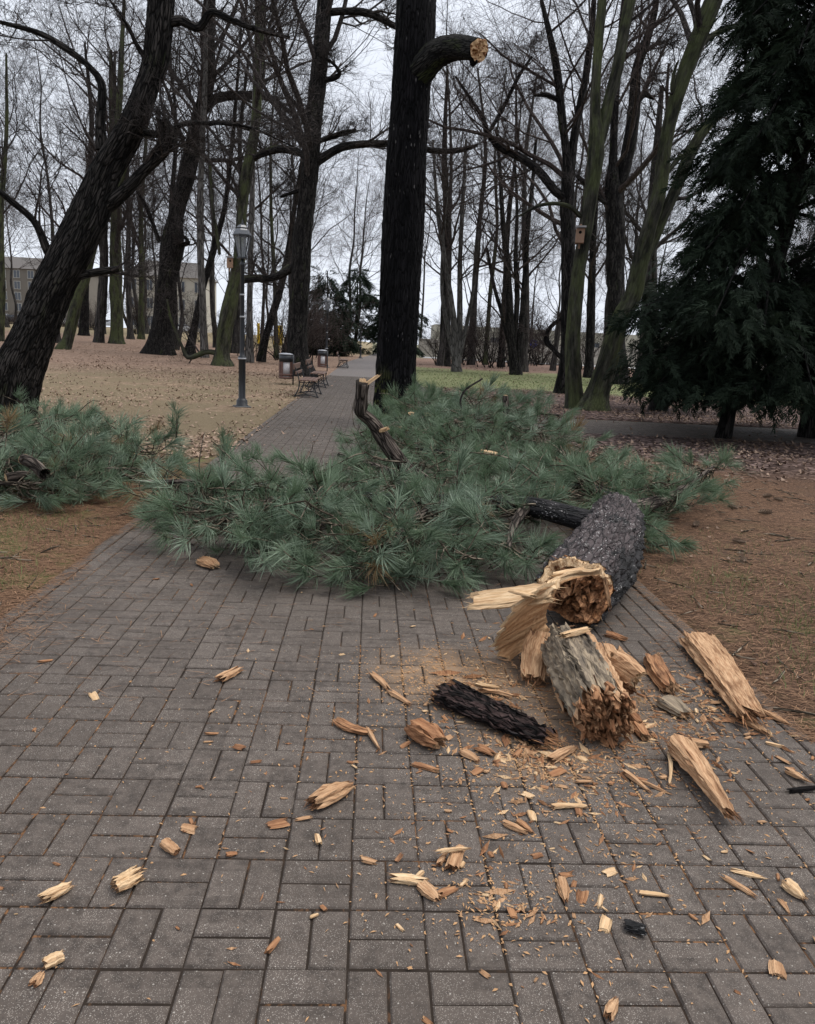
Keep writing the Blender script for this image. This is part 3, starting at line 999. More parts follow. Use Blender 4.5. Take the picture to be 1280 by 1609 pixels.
hand_tree('dark forked tree with brown leaves still clinging, between the two mossy trunks', 40,
          [(968, 600, 34), (967, 540, 28), (967, 431, 27), (966, 340, 28), (963, 305, 26), (963, 240, 13), (967, 144, 12), (975, 60, 11), (982, -20, 8)],
          extra_stems=[[(968, 312, 18), (980, 270, 20), (990, 215, 20), (996, 170, 20), (1000, 110, 16), (1015, 65, 14), (1028, 20, 10), (1034, -40, 7)]],
          limbs=[[(1000, 165, 8), (1012, 150, 8), (1028, 155, 6)], [(1018, 50, 7), (1040, 30, 7), (1062, 5, 5)], [(958, 325, 9), (930, 300, 9), (905, 275, 6)]],
          seed=18, S=18, K=80, crown_args=dict(Labs=9, n1=12, n2=6, n3=6, n4=3, rmin=0.006), mat='bark_dark', twig='twig_red')
hand_tree('multi stemmed grey tree on the far edge of the green grass', 46,
          [(810, 590, 19), (806, 560, 15), (803, 530, 14), (800, 480, 12), (797, 420, 10), (790, 350, 8), (786, 280, 6), (780, 200, 4)],
          extra_stems=[[(812, 575, 12), (818, 520, 10), (824, 450, 9), (828, 370, 8), (836, 290, 6), (842, 220, 4)], [(805, 560, 9), (792, 505, 8), (776, 450, 6), (765, 390, 4)], [(808, 540, 8), (812, 470, 8), (810, 400, 7), (812, 320, 5), (808, 250, 3)]],
          seed=19, S=14, K=60, crown_args=dict(Labs=5.0, n1=9, n2=6, n3=5, n4=3, rmin=0.006), mat='bark_brown', twig='twig_red')
hand_tree('pale grey many stemmed tree right behind the black pine trunk', 47,
          [(717, 584, 15), (716, 560, 12), (714, 520, 11), (708, 470, 10), (700, 420, 8), (690, 350, 7), (684, 290, 5), (680, 220, 3)],
          extra_stems=[[(720, 570, 10), (722, 510, 9), (722, 440, 8), (724, 370, 7), (728, 300, 6), (732, 220, 4)], [(712, 560, 8), (700, 500, 7), (694, 450, 6), (696, 380, 5), (702, 300, 4)], [(722, 560, 7), (735, 500, 6), (745, 440, 5), (752, 360, 4)]],
          seed=20, S=14, K=60, crown_args=dict(Labs=4.6, n1=9, n2=6, n3=5, n4=3, rmin=0.006), mat='bark_grey', twig='twig_red')
hand_tree('leaning brown tree with split foot behind the huge left tree', 49,
          [(99, 550, 24), (106, 535, 17), (114, 500, 17), (122, 470, 16), (131, 446, 16), (143, 399, 15), (158, 340, 14), (170, 280, 12), (185, 190, 10), (190, 100, 8), (195, 0, 5)],
          limbs=[[(128, 455, 8), (150, 380, 8), (185, 300, 7), (210, 220, 5)]],
          seed=21, S=16, K=70, crown_args=dict(Labs=8.5, n1=12, n2=6, n3=5, n4=3, rmin=0.006), mat='bark_mossy')
hand_tree('pale straight birch-grey trunk between the burled tree and the lamp', 47,
          [(321, 553, 12), (319, 500, 11), (316, 420, 11), (314, 330, 10), (318, 220, 9), (322, 120, 8), (324, 20, 6), (326, -60, 4)],
          seed=22, S=12, K=60, crown_args=dict(Labs=5.5, n1=10, n2=6, n3=5, n4=3, rmin=0.0055), mat='bark_grey', flare=0.2, seed_from=.5)
hand_tree('pale grey slim trunk directly behind the first lamp post', 44,
          [(392, 560, 12), (392, 500, 10), (393, 440, 9), (394, 380, 9), (396, 300, 8), (399, 180, 7), (402, 60, 5), (404, -40, 3)],
          seed=23, S=12, K=60, crown_args=dict(Labs=5.5, n1=10, n2=6, n3=5, n4=3, rmin=0.0055), mat='bark_grey', flare=0.2, seed_from=.5)
hand_tree('dark tree leaning right between the lamp and the bench tree', 45,
          [(411, 559, 14), (418, 530, 12), (428, 494, 12), (440, 456, 11), (452, 400, 10), (462, 330, 8), (475, 250, 6), (490, 160, 4)],
          seed=24, S=14, K=60, crown_args=dict(Labs=7, n1=12, n2=6, n3=5, n4=3, rmin=0.006), mat='bark_dark')
hand_tree('dark slanting trunk beside the pale birch-grey trunk', 50,
          [(298, 554, 16), (302, 530, 12), (310, 490, 11), (322, 440, 10), (336, 390, 10), (352, 330, 8), (362, 250, 7), (372, 140, 5), (380, 20, 3)],
          seed=25, S=14, K=60, crown_args=dict(Labs=7, n1=11, n2=6, n3=5, n4=3, rmin=0.006), mat='bark_dark')
TREE_ROW = [('slim dark trunk second from the left edge tree, straight as a post', 64, 155, 541, 15, 31), ('stout dark double trunk between two slimmer ones on the left lawn', 64, 184, 539, 20, 32), ('straight dark trunk far left, its foot half hidden by the leaning brown tree', 80, 132, 527, 14, 33),
            ('thin dark trunk just right of the stout double trunk', 78, 205, 531, 9, 34), ('thin far trunk left of the burled tree', 80, 222, 531, 9, 35), ('dark trunk standing close behind the burled tree', 60, 274, 536, 11, 36),
            ('dark trunk hidden half behind the forked tree by the lamp', 52, 371, 547, 13, 37), ('dark straight trunk at the left border of the picture', 55, 0, 544, 12, 38), ('thick dark trunk behind the pale many stemmed tree', 58, 698, 574, 17, 39),
            ('short dark tree forking low in front of the pale far road', 66, 740, 567, 11, 40), ('thin dark trunk left of the multi stemmed grey tree', 66, 762, 567, 7, 41), ('twin dark trunk behind the multi stemmed grey tree', 62, 787, 570, 10, 42),
            ('dark leaning tree right of the multi stemmed grey tree', 54, 822, 580, 12, 43), ('slim dark trunk left of the bench tree, far back', 56, 434, 556, 7, 44), ('mossy broad trunk seen between nest box tree and leaning tree', 48, 925, 590, 14, 45),
            ('dark trunk beyond the green grass next to the evergreen', 44, 1012, 595, 26, 46)]
for lab, Y, x, y, w, sd in TREE_ROW:
    rg = np.random.default_rng(sd)
    ln = rg.uniform(-14, 30)
    hand_tree(lab, Y, [(x, y, w * 1.15), (x + ln * .05, y - 18, w), (x + ln * .3, y - 110, w * .92), (x + ln * .55 + rg.uniform(-6, 6), y - 210, w * .75), (x + ln * .8 + rg.uniform(-9, 9), y - 330, w * .5), (x + ln + rg.uniform(-9, 9), y - 460, w * .25)],
              seed=sd, S=14, K=60, crown_args=dict(Labs=0.085 * Y + 1.6, n1=13, n2=6, n3=5, n4=3, rmin=0.007, up=.1), mat=('bark_dark', 'bark_hazed', 'bark_mossy')[sd % 3], twig=('twig', 'twig_red')[sd % 2], seed_from=0.28)

# generic bare trees farther back: a few kinds, each copy its own object
PROTO = []
for k in range(6):
    rg = np.random.default_rng(100 + k)
    H = rg.uniform(17, 25)
    n = 8
    zz = np.linspace(0, H, n)
    pts = np.stack([np.cumsum(rg.normal(0, .22, n)), np.cumsum(rg.normal(0, .22, n)), zz], -1)
    pts[0, :2] = 0
    rr = np.interp(zz / H, [0, .05, .5, 1], [.34, .25, .15, .03]) * rg.uniform(.6, 1.2)
    c = spline(np.concatenate([pts, rr[:, None]], 1), 40)
    c[0, 2] = -0.4
    bt = Buf()
    tubes(bt, c[None, :, :3], c[None, :, 3], 10, rg, mod=bark_mod(rg, .3))
    cbf = Buf()
    sel = np.linspace(8, 39, 12).astype(int)
    crown(cbf, c[sel][None, :, :3], c[sel][None, :, 3], rg, n1=17, n2=6, n3=6, n4=3, Labs=H * .42, rmin=0.0085, up=.12)
    PROTO.append((bt.mesh('trunk', M['bark_hazed'], True), cbf.mesh('crown', M[('twig', 'twig_red')[k % 2]])))


def copy_tree(k, x, y, s, rz, label, group):
    t = thing('bare_tree', label, 'tree', (x, y, float(gz(x, y)) if abs(x) > 5 else 0), group, rz)
    t.scale = (s, s, s)
    for nm, me in zip(('trunk', 'crown'), PROTO[k]):
        link(nm, me, t)


rg = np.random.default_rng(5)
cnt = 0
placed = []
while cnt < 50:
    y = rg.uniform(56, 135)
    x = rg.uniform(-0.62, 0.60) * y + 0.03 * y
    if abs(x - float(bend(y))) < 3.2 or (x > 0 and 86 < y < 99):
        continue
    if any((x - a) ** 2 + (y - b_) ** 2 < 20 for a, b_ in placed):
        continue
    placed.append((x, y))
    lab = 'bare leafless tree in the far crowd of trees left of the footpath' if x < float(bend(y)) else 'bare leafless tree in the far crowd of trees right of the footpath'
    copy_tree(int(rg.integers(6)), x, y, rg.uniform(.8, 1.25), rg.uniform(0, 6.28), lab, 'far trees left of the footpath' if x < float(bend(y)) else 'far trees right of the footpath')
    cnt += 1
# thickets of thin stems: bare shrubs
SHR = []
for k in range(4):
    rg = np.random.default_rng(200 + k)
    n = 16
    P0 = np.zeros((n, 6, 3))
    d = norm(np.stack([rg.normal(0, .35, n), rg.normal(0, .35, n), np.ones(n)], -1))
    P0[:, 0] = np.stack([rg.normal(0, .3, n), rg.normal(0, .3, n), -.1 * np.ones(n)], -1)
    L0 = rg.uniform(2.2, 4.6, n)
    for i in range(5):
        d = norm(d + rg.normal(0, .13, (n, 3)))
        P0[:, i + 1] = P0[:, i] + d * (L0 / 5)[:, None]
    R0 = rg.uniform(.018, .045, n)[:, None] * np.linspace(1, .3, 6)
    bt = Buf()
    tubes(bt, P0, R0, 6, rg)
    cbf = Buf()
    P2, R2 = grow_level(P0, R0, 7, rg, (.3, .6), (20, 50), 4, .2, .08, .15, .6, .009)
    tubes(cbf, P2, R2, 3, rg)
    P3, R3 = grow_level(P2, R2, 6, rg, (.35, .8), (20, 55), 3, .22, .04, .15, .6, .007)
    tubes(cbf, P3, R3, 3, rg)
    P4, R4 = grow_level(P3, R3, 2, rg, (.35, .8), (20, 55), 2, .22, .04, .15, .6, .006)
    tubes(cbf, P4, R4, 3, rg)
    SHR.append((bt.mesh('stem', M['bark_brown']), cbf.mesh('crown', M['twig_red'])))
SPOTS = [(5.5, 60), (7.5, 64), (9.5, 60), (8, 70), (12.5, 66), (15, 74), (20, 70), (26, 66), (29, 74), (24, 58), (34, 72), (18, 82), (-6, 52), (-9, 56), (-5.5, 62), (-4.5, 72), (-6.5, 80), (-20, 88), (-30, 100), (-40, 112), (-52, 105), (40, 60), (33, 56), (-14, 75), (11, 78), (-4.2, 44)]
for i, (x, y) in enumerate(SPOTS):
    lf = x < 0
    t = thing('bare_shrub', 'bare many stemmed shrub far back ' + ('left of the footpath' if lf else 'on the right beyond the grass'), 'shrub', (x, y, float(gz(x, y))), 'bare shrubs ' + ('left' if lf else 'right'), i * 1.3)
    s = rg.uniform(.8, 1.5)
    t.scale = (s, s, s)
    for nm, me in zip(('stem', 'crown'), SHR[i % 4]):
        link(nm, me, t)


# ------------------------------------------------------------------ the standing black pine with its sawn limb
def standing_pine():
    rng = np.random.default_rng(3)
    Y = 14.7
    L = px_line([(621, 668, 68), (621, 640, 65), (624, 539, 60), (629, 431, 62), (635, 323, 64), (641, 216, 61), (647, 108, 61), (652, 50, 63), (654, 0, 62), (658, -120, 58), (664, -300, 50), (670, -500, 40)], Y)
    base = L[0, :3].copy()
    L = np.vstack([[base[0], base[1], base[2] - .3, L[0, 3]], L])
    c = spline(L, 240)
    t = thing('pine_tree', 'tall straight black pine trunk in the middle with one sawn-off limb stub', 'tree', base)
    bf = Buf()
    tubes(bf, c[None, :, :3], c[None, :, 3], 72, rng, mod=bark_mod(rng, 0.10, 0.055, 17, 0.018))
    bf.obj('trunk', M['bark_pine'], t, True, base)
    # limb stub: leaves the trunk, arches out and towards the camera
    q = []
    for (x, y, w, dy) in ((648, 140, 44, .1), (660, 112, 46, -.15), (682, 88, 43, -.3), (706, 77, 38, -.45), (730, 76, 35, -.75), (752, 79, 33, -1.1)):
        p = AT(x, y, Y + dy)
        q.append([*p, .5 * w * ((p - np.array([0, 0, EYE])) @ _F) / CAM_F])
    s = spline(np.array(q), 44)
    bf = Buf()
    tubes(bf, s[None, :, :3], s[None, :, 3], 36, rng, mod=bark_mod(rng, 0, .05, 13, .04))
    st = bf.obj('limb_stub', M['bark_stub2'], t, True, base)
    # cut face: rings of displaced wood, bark lip under it
    T = norm(s[-1, :3] - s[-4, :3])
    n1 = norm(np.cross(T, [0, 0, 1]))
    n2 = np.cross(n1, T)
    r = s[-1, 3]
    bf = Buf()
    rings, S = 7, 28
    V, bk = [], []
    for k in range(rings):
        f = k / (rings - 1)
        for j in range(S):
            a = 2 * math.pi * j / S
            rr = r * f * (1 + (0.07 * math.sin(3 * a + 1) + .05 * math.sin(7 * a)) * f)
            dep = 0.012 + rng.normal(0, .012) * (f < .95) - .06 * (abs(a - 5.6) < .7 and .3 < f < .8)
            V.append(s[-1, :3] + n1 * math.cos(a) * rr + n2 * math.sin(a) * rr + T * dep)
            bk.append([math.cos(a) * rr, math.sin(a) * rr, f * .3])
    idx = np.arange(rings * S).reshape(rings, S)
    qd = np.stack([idx[:-1], idx[1:], np.roll(idx, -1, 1)[1:], np.roll(idx, -1, 1)[:-1]], -1).reshape(-1, 4)
    mats = (rng.random(len(qd)) < .22).astype(int)
    bf.add(V, quads=qd, mat=mats, bark=bk)
    link('cut_face', bf.mesh('cut_face', [M['wood_pale'], M['wood_rot']], False, base), st)
    bf = Buf()
    lp = np.stack([s[-1, :3] - T * .22 - n2 * r * .75, s[-1, :3] - T * .08 - n2 * r * 1.05, s[-1, :3] + T * .05 - n2 * r * .95])
    tubes(bf, lp[None], np.array([[.02, .07, .015]]), 8, rng)
    link('bark_lip', bf.mesh('bark_lip', M['bark_pine'], True, base), st)
    return t


M['bark_stub2'] = bark_mat('limb_stub_bark', (0.010, 0.010, 0.010), (0.042, 0.040, 0.036), moss_amt=0.5, ridge=14)
PINE = standing_pine()


# ------------------------------------------------------------------ splintered wood
def fibre(L, W, T, seed, N=14, Mr=7, jag=0.12, taper=0.15, flat=0.6, mats=(0, 0), curve=0.0, sq=0.62, rough=0.0, point=0.0):
    """a torn piece of wood along +x: N lines of grain with ends of their own; returns V, quads, tris, qmat, tmat, bark"""
    g = np.random.default_rng(seed)
    N = int(N * 1.7)
    th = np.sort(np.linspace(0, 2 * math.pi, N, endpoint=False) + g.normal(0, 2.2 / N, N))
    rad = np.clip(1 + .10 * np.sin(2 * th + g.uniform(0, 6)) + .08 * np.sin(5 * th + g.uniform(0, 6)) + g.normal(0, .08 if N < 26 else .035, N), .55, 1.4)
    s0 = -L / 2 + np.abs(g.normal(0, jag, N)) * L
    s1 = L / 2 - np.abs(g.normal(0, jag, N)) * L
    V, bk = [], []
    for k in range(Mr):
        u = k / (Mr - 1)
        x = s0 * (1 - u) + s1 * u
        tp = 1 - taper * (2 * u - 1) ** 2 - taper * .6 * u
        tp = tp * (1 - point * u)
        w = rad * tp * (1 + g.normal(0, .035, N))
        y = np.sign(np.cos(th)) * np.abs(np.cos(th)) ** sq * w * W / 2
        z = np.sign(np.sin(th)) * np.abs(np.sin(th)) ** sq * w * T / 2
        if rough:
            y, z = y + g.normal(0, rough, N), z + g.normal(0, rough, N)
        z = np.where(z < 0, z * flat, z)
        y = y + curve * L * (u - .5) ** 2
        V.append(np.stack([x, y, z], -1))
        bk.append(np.stack([np.cos(th) * W / 2 + seed % 17, np.sin(th) * W / 2, x], -1))
    e = []
    hair = []
    for k, sgn in ((0, -1), (Mr - 1, 1)):
        for _h in range(int(10 + N * .6)):
            j = int(g.integers(N))
            f = g.uniform(.5, 1.0)
            p = V[k][j] * np.array([1, f, f]) - np.array([sgn * g.uniform(.02, .12) * L, 0, 0])
            dv = np.array([sgn, g.normal(0, .18), g.normal(0, .12)]) * g.uniform(.06, .20) * L
            wv = np.array([0, g.uniform(.008, .03) * W, 0])
            tv = np.array([0, 0, g.uniform(.02, .06) * T])
            hair.append([p - wv, p + wv, p + tv, p + dv])
    for k, sgn in ((0, 1), (Mr - 1, -1)):
        # inner ring of the torn end, sunk into the piece
        inn = V[k] * np.array([1, .55, .55]) + np.stack([sgn * np.abs(g.normal(.10, .07, N)) * L * jag / .12 * .6, 0 * th, 0 * th], -1)
        e.append(inn)
    V2 = np.concatenate([np.concatenate(V), e[0], e[1], e[0].mean(0, keepdims=True), e[1].mean(0, keepdims=True)])
    b2 = np.concatenate([np.concatenate(bk), e[0][:, [1, 2, 0]], e[1][:, [1, 2, 0]], e[0].mean(0, keepdims=True), e[1].mean(0, keepdims=True)])
    idx = np.arange(Mr * N).reshape(Mr, N)
    r1 = np.roll(idx, -1, 1)
    q = [np.stack([idx[:-1], r1[:-1], r1[1:], idx[1:]], -1).reshape(-1, 4)[:, ::-1]]
    a0, a1 = Mr * N + np.arange(N), Mr * N + N + np.arange(N)
    q.append(np.stack([idx[0], np.roll(idx[0], -1), np.roll(a0, -1), a0], -1))
    q.append(np.stack([idx[-1], a1, np.roll(a1, -1), np.roll(idx[-1], -1)], -1))
    t = [np.stack([np.full(N, Mr * N + 2 * N), a0, np.roll(a0, -1)], -1), np.stack([np.full(N, Mr * N + 2 * N + 1), np.roll(a1, -1), a1], -1)]
    nq = (Mr - 1) * N
    qm = np.concatenate([np.full(nq, mats[0]), np.full(2 * N, mats[1])])
    H = np.array(hair)
    h0 = len(V2)
    hi = h0 + np.arange(len(H))[:, None] * 4
    t += [hi + np.array([[0, 1, 3]]), hi + np.array([[1, 2, 3]]), hi + np.array([[2, 0, 3]])]
    V2 = np.concatenate([V2, H.reshape(-1, 3)])
    b2 = np.concatenate([b2, H.reshape(-1, 3)[:, [1, 2, 0]]])
    t = np.concatenate(t)
    return V2, np.concatenate(q), t, qm, np.full(len(t), mats[1]), b2


def place_frame(p1, p2, lift=0.0):
    """matrix taking +x to the line p1->p2, centred between them"""
    p1, p2 = np.asarray(p1, float), np.asarray(p2, float)
    x = norm(p2 - p1)
    y = norm(np.cross([0, 0, 1], x))
    z = np.cross(x, y)
    return np.stack([x, y, z], 1), (p1 + p2) / 2 + np.array([0, 0, lift]), np.linalg.norm(p2 - p1)


def chunk(name, label, cat, pa, pb, W, T, seed, mats=('wood_mid', 'wood_rot'), za=0.0, zb=0.0, group=None, roll=0.0, **kw):
    """piece lying between two pixels of the photograph"""
    A, c, L = place_frame(G(*pa, za), G(*pb, zb))
    gg = np.random.default_rng(seed * 3)
    kw.setdefault('taper', gg.uniform(.05, .35))
    kw.setdefault('point', gg.uniform(0, .45))
    kw.setdefault('jag', gg.uniform(.08, .18))
    kw.setdefault('curve', gg.uniform(-.12, .12))
    kw.setdefault('rough', .03 * min(W, T))
    V, q, t, qm, tm, bk = fibre(L * 1.08, W, T, seed, mats=(0, 1), **kw)
    if roll:
        cr, sr = math.cos(roll), math.sin(roll)
        V = V @ np.array([[1, 0, 0], [0, cr, sr], [0, -sr, cr]])
    V = V @ A.T
    low = V[:, 2].min() + c[2] if za or zb else V[:, 2].min()
    base = np.array([c[0], c[1], 0.0])
    V = V + np.array([0, 0, c[2] if (za or zb) else -low + 0.001])
    if (za or zb) and (V[:, 2].min() < 0.001):
        V[:, 2] = np.maximum(V[:, 2], 0.001)
    b = Buf()
    b.add(V, quads=q, mat=qm, bark=bk)
    b.T.append(t)
    b.TM.append(tm)
    o = link(name, b.mesh(name, [M[m] for m in mats]), None, base)
    tag(o, label, cat, group)
    return o


def part_mesh(parent, base, name, V, q, t, qm, tm, bk, mats):
    b = Buf()
    b.add(V, quads=q, mat=qm, bark=bk)
    if t is not None:
        b.T.append(t)
        b.TM.append(tm)
    return link(name, b.mesh(name, [M[m] for m in mats], False, base), parent)


# ------------------------------------------------------------------ pine shoots
M['needle_brown'] = needle_mat('browned_pine_needles', (0.11, 0.065, 0.03), (0.27, 0.19, 0.09), (0.2, 0.13, 0.06))
M['needle_light'] = needle_mat('silvery_pine_needles', (0.055, 0.095, 0.055), (0.33, 0.41, 0.305), (0.19, 0.25, 0.16))

def shoot_mesh(seed, n=92, stem=0.16, nl=0.125, width=0.0034):
    g = np.random.default_rng(seed)
    b = Buf()
    t = np.linspace(0, 1, 4)
    P = np.stack([stem * t, .012 * np.sin(2 * t), .012 * t * t], -1)
    tubes(b, P[None], np.array([[.0042, .0036, .003, .002]]), 5, g, mat=1)
    u = 0.15 + .85 * g.random(n) ** .6
    ph = g.uniform(0, 2 * math.pi, n)
    brush = seed % 3 == 0
    op = np.radians(g.uniform(8, 34, n) + 14 * (1 - u)) if brush else np.radians(g.uniform(16, 64, n) + 24 * (1 - u))
    L = nl * g.uniform(.7, 1.12, n)
    d = np.stack([np.cos(op), np.sin(op) * np.cos(ph), np.sin(op) * np.sin(ph)], -1)
    s = np.stack([stem * u, 0 * u, .012 * u * u], -1)
    side = norm(np.cross(d, g.normal(size=(n, 3))))
    sag = np.array([0.015, 0, -0.028 - .022 * (seed % 2)])
    m = s + d * (L * .55)[:, None] + sag * .25
    e = s + d * L[:, None] + sag * g.uniform(.4, 1.5, n)[:, None]
    w = width * .5
    V = np.stack([s - side * w * .8, s + side * w * .8, m - side * w, m + side * w, e], 1)
    base = (np.arange(n) * 5)[:, None]
    tr = np.concatenate([base + np.array([[0, 1, 3]]), base + np.array([[0, 3, 2]]), base + np.array([[2, 3, 4]])])
    tint = np.repeat(np.clip(g.normal(.5, .27, n), 0, 1), 5)
    b.add(V, tris=tr, tint=tint)
    return b


SHOOT = [shoot_mesh(300 + k, n=int(64 + 6 * k), stem=.12 + .02 * (k % 4), nl=.12 + .008 * (k % 5)) for k in range(7)]
SHOOT_ME = [b.mesh('shoot', [M['needle'], M['pine_twig']]) for b in SHOOT]
SHOOT_BROWN = [b.mesh('shoot', [M['needle_brown'], M['pine_twig']]) for b in SHOOT[:3]]
SHOOT_LIGHT = [b.mesh('shoot', [M['needle_light'], M['pine_twig']]) for b in SHOOT[:4]]
SHOOT_ARR = [(np.concatenate(b.V), np.concatenate(b.T), np.concatenate(b.Q), np.concatenate(b.A), np.concatenate(b.C), np.concatenate(b.TM), np.concatenate(b.QM)) for b in SHOOT]


def rot_from_x(d, spin):
    """rotation matrices (n,3,3) taking +x to d with a spin about it"""
    d = norm(d)
    a = np.where(np.abs(d[:, 2:3]) > .9, np.array([[0, 1.0, 0]]), np.array([[0, 0, 1.0]]))
    y = norm(np.cross(a, d))
    z = np.cross(d, y)
    c, s = np.cos(spin)[:, None], np.sin(spin)[:, None]
    return np.stack([d, y * c + z * s, -y * s + z * c], -1)


def foliage(t, base, stems, blobs, seed, n_obj, size=(.68, 1.32), up=.35, twig_r=.0042, flop=.5, flat_z=.86):
    """stems: world polylines with radius; blobs: (centre, radii, count); every shoot hangs on a twig from the nearest stem"""
    g = np.random.default_rng(seed)
    SP = np.concatenate([s[:, :3] for s in stems])
    P = []
    for c, r, n in blobs:
        c, r = np.asarray(c, float) * np.array([1, 1, flat_z]), np.asarray(r, float) * np.array([1, 1, flat_z])
        v = norm(g.normal(size=(n * 2, 3)))
        q = c + v * r * (g.random((n * 2, 1)) ** .28)
        q = q[q[:, 2] > .02][:n]
        P.append(q)
    P = np.concatenate(P)
    P[:, 2] = np.maximum(P[:, 2], .04)
    n = len(P)
    D = np.linalg.norm(P[:, None] - SP[None], axis=2)
    wgt = -D / .16 + g.gumbel(size=D.shape) * 1.0
    near = SP[np.argmax(wgt, 1)]
    out = norm(P - near) * np.array([1, 1, .35])
    d = norm(out + flop * g.normal(size=(n, 3)) * np.array([1, 1, .7]) + np.array([0, 0, up]))
    # no shoot dives into the ground
    d[:, 2] = np.where(P[:, 2] < .15, np.maximum(d[:, 2], .02), d[:, 2])
    d = norm(d)
    sc = g.uniform(size[0], size[1], n) * 1.06
    sp = g.uniform(0, 6.28, n)
    Rm = rot_from_x(d, sp)
    # twigs back to the stem
    K = 6
    u = np.linspace(0, 1, K)[None, :, None]
    reach = np.minimum(1.0, 0.42 / np.maximum(np.linalg.norm(P - near, axis=1), 1e-6))[:, None]
    st = P + (near - P) * reach
    c1 = P - d * .22 * np.minimum(1, np.linalg.norm(P - near, axis=1))[:, None] - np.array([0, 0, .04])
    c1[:, 2] = np.maximum(c1[:, 2], .02)
    st[:, 2] = np.maximum(st[:, 2], .02)
    TW = st[:, None] * (1 - u) ** 2 + c1[:, None] * 2 * u * (1 - u) + P[:, None] * u ** 2
    TW[:, 1:-1] += g.normal(0, .008, (n, K - 2, 3))
    tb = Buf()
    tubes(tb, TW, np.linspace(2.0, 1, K)[None] * twig_r * g.uniform(.7, 1.3, (n, 1)), 4, g)
    tag(tb.obj('twigs', M['pine_twig'], t, True, base), kind='stuff')
    nb = int(n * .16)
    pick = g.choice(n, nb, replace=False)
    a0 = P[pick] + g.normal(0, .05, (nb, 3))
    dr = norm(d[pick] * np.array([1, 1, .4]) + g.normal(0, .45, (nb, 3)) * np.array([1, 1, .5]))
    ln = g.uniform(.2, .65, nb)[:, None]
    BT = np.stack([a0 - dr * ln * .5, a0 + [0, 0, .05], a0 + dr * ln * .3 + g.normal(0, .05, (nb, 3)) + [0, 0, .09], a0 + dr * ln * .6 + g.normal(0, .07, (nb, 3)) + [0, 0, .07]], 1)
    BT[..., 2] = np.maximum(BT[..., 2], .015)
    tb = Buf()
    tubes(tb, np.stack([spline(q_, 9) for q_ in BT]), np.linspace(1.5, .7, 9)[None] * g.uniform(.0025, .0055, (nb, 1)), 4, g)
    tag(tb.obj('bare_twigs', M['pine_twig'], t, True, base), kind='stuff')
    dist = np.linalg.norm(P - np.array([0, 0, EYE]), axis=1) - P[:, 2] * 2.5
    order = np.argsort(dist)
    rest = Buf()
    for r, i in enumerate(order):
        k = int(g.integers(len(SHOOT)))
        if r < n_obj:
            u_ = g.random()
            o = link('shoot', SHOOT_BROWN[k % 3] if u_ < .035 else SHOOT_LIGHT[k % 4] if u_ < .3 else SHOOT_ME[k], t)
            m4 = Matrix((Rm[i] * sc[i]).tolist()).to_4x4()
            m4.translation = (P[i] - base).tolist()
            o.matrix_local = m4
        else:
            V, T, Q, A, C, TM, QM = SHOOT_ARR[k]
            W = (V * sc[i]) @ Rm[i].T + P[i]
            W[:, 2] = np.maximum(W[:, 2], .004)
            rest.add(W, quads=Q, tris=None, mat=1, bark=A, tint=np.clip(C * .8 + g.uniform(-.05, .25), 0, 1))
            rest.T.append(T + rest.n - len(W))
            rest.TM.append(TM)
    if rest.n:
        tag(rest.obj('shoot_mass', [M['needle'], M['pine_twig']], t, False, base), kind='stuff')


def stem(t, base, pts, name='branch', mat='bark_stub', S=10, n=24, seed=0, knob=.04):
    rng = np.random.default_rng(seed)
    s = spline(np.array(pts, float), n)
    s[:, 3] = np.maximum(s[:, 3], .004)
    b = Buf()
    tubes(b, s[None, :, :3], s[None, :, 3], S, rng, caps=True, mod=bark_mod(rng, 0, .05, 9, knob))
    b.obj(name, M[mat], t, True, base)
    return s


